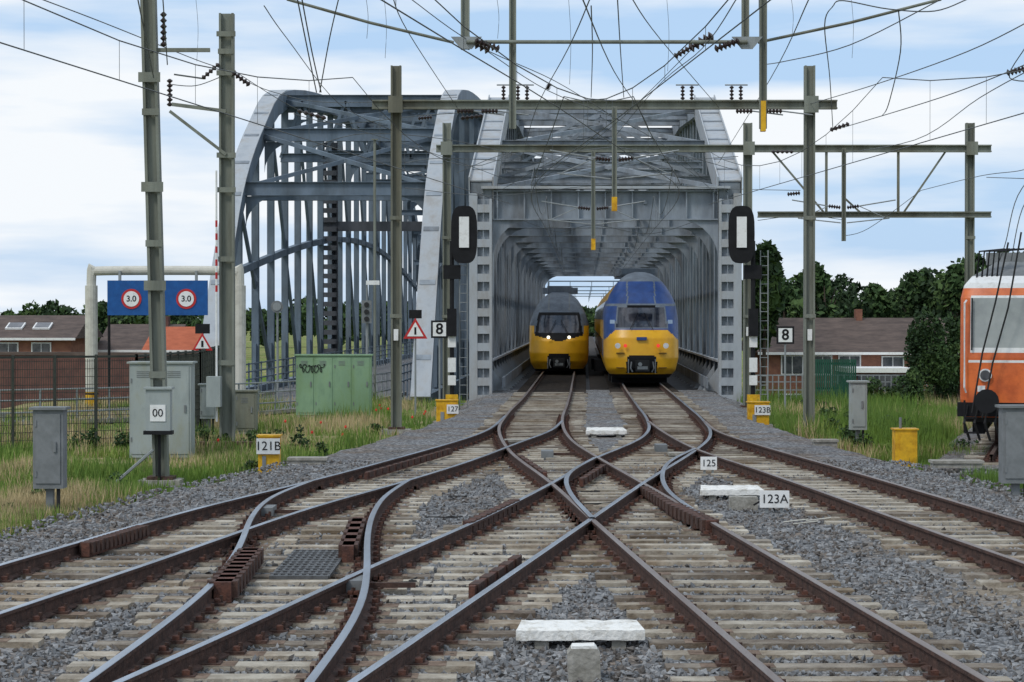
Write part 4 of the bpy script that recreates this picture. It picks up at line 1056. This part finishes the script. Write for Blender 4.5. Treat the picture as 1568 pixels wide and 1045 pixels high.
def tspec(x,ytop,d,rx,n,leaf,ybot=540):
    t=Q(x,ytop,d);b_=Q(x,ybot,d);rz=(t.z-b_.z)/2;return ((t.x,d,(t.z+b_.z)/2),rx,rx,rz*1.15,n,leaf)
sp=[tspec(x,y,d,r,n,.34) for x,y,d,r,n in[(1168,392,112,1.6,3000),(1200,432,190,3.2,2200),(1235,420,200,3.6,2400),(1262,400,195,3.2,2600),(1300,432,205,3.4,2200),(1335,430,200,3.4,2200),(1372,434,210,3.6,2200),(1408,424,200,3.2,2400),(1440,404,195,3.6,2600),(1475,398,190,3.8,2600),(1520,396,190,4,2600),(1570,402,195,4,2200),(1220,444,230,5,2200),(1280,446,232,5,2200),(1350,446,235,5,2200),(1410,444,235,5,2200),(1180,450,235,5,2200)]]
foliage('distant_trees',sp)
foliage('bush',[((14.7,75,1.0),1.15,1.,1.75,6000,.075),((15.9,77,.9),1.1,1.,1.6,4200,.08),((13.7,74,.1),.7,.7,.9,2200,.07)])
foliage('hedge',[((12.2+i*1.1,79,-.1),.8,.6,.55,900,.07) for i in range(9)])
sp=[]
for i in range(26):
    x=-90+i*4.2;sp.append(((x,330+rng.uniform(-20,20),1.6+rng.uniform(-.8,.8)),3.4,3,2.4+rng.uniform(-.4,.6),800,.5))
sp+=[((-28.8,150,2.2),1.,1,1.3,700,.2)]
foliage('distant_treeline',sp,False)
sp=[((x,420+rng.uniform(-10,10),1.6+rng.uniform(-1,1.2)),6,4,4,900,.7) for x in range(-90,140,7)]
foliage('far_bank_trees',sp,False)
foliage('weeds',[((-10.6+i*.5+rng.uniform(-.2,.2),49.2+i*.1,-.35),.3,.3,.25+rng.uniform(0,.2),260,.05) for i in range(12)]+[((RB(y)+rng.uniform(1.2,4),y,-.35),.4,.4,.3,260,.05) for y in range(44,74,2)]+[((LB(y)-rng.uniform(1.,3.5),y,-.38),.3,.3,.2,200,.04) for y in range(30,60,3)],False)
# ---------------------------------------------------------------- world, sun, camera
w=bpy.data.worlds.new('World');sc.world=w;w.use_nodes=True;nt=w.node_tree;L=nt.links.new
bg=nt.nodes['Background'];sky=nt.nodes.new('ShaderNodeTexSky');sky.sky_type='NISHITA';sky.sun_disc=False
EL=math.radians(48);AZ=math.radians(222);sky.sun_elevation=EL;sky.sun_rotation=AZ
tc=nt.nodes.new('ShaderNodeTexCoord');mp=nt.nodes.new('ShaderNodeMapping');mp.inputs['Scale'].default_value=(2.6,2.6,17);mp.inputs['Location'].default_value=(.9,.3,.35)
L(tc.outputs['Generated'],mp.inputs[0]);n=nt.nodes.new('ShaderNodeTexNoise');n.inputs['Scale'].default_value=1.6;n.inputs['Detail'].default_value=6;n.inputs['Roughness'].default_value=.5
L(mp.outputs[0],n.inputs['Vector']);r=nt.nodes.new('ShaderNodeValToRGB');r.color_ramp.elements[0].position=.40;r.color_ramp.elements[1].position=.60
r.color_ramp.elements[0].color=(.06,.06,.06,1);r.color_ramp.elements[1].color=(1,1,1,1);L(n.outputs[0],r.inputs[0])
m0=nt.nodes.new('ShaderNodeMix');m0.data_type='RGBA';m0.inputs[0].default_value=.85;L(sky.outputs[0],m0.inputs[6]);m0.inputs[7].default_value=(4.9,7.2,10.3,1)
mx=nt.nodes.new('ShaderNodeMix');mx.data_type='RGBA';L(r.outputs[0],mx.inputs[0]);L(m0.outputs[2],mx.inputs[6]);mx.inputs[7].default_value=(9.7,10.1,10.5,1)
L(mx.outputs[2],bg.inputs[0]);bg.inputs[1].default_value=.095
sd=bpy.data.lights.new('sun','SUN');sd.energy=1.5;sd.angle=math.radians(12);sd.color=(1,.96,.9);so=bpy.data.objects.new('sun',sd);sc.collection.objects.link(so)
dirv=V((math.sin(AZ)*math.cos(EL),math.cos(AZ)*math.cos(EL),math.sin(EL)));so.rotation_euler=dirv.to_track_quat('Z','Y').to_euler()
cd=bpy.data.cameras.new('camera');cd.sensor_width=36;cd.lens=36*F/1568;cd.clip_end=12000;cd.clip_start=.5
co=bpy.data.objects.new('camera',cd);sc.collection.objects.link(co);co.location=(0,0,HC);co.rotation_euler=(math.pi/2-math.atan(35.5/F),0,0);sc.camera=co
sc.view_settings.view_transform='Standard';sc.view_settings.look='None';sc.view_settings.exposure=0
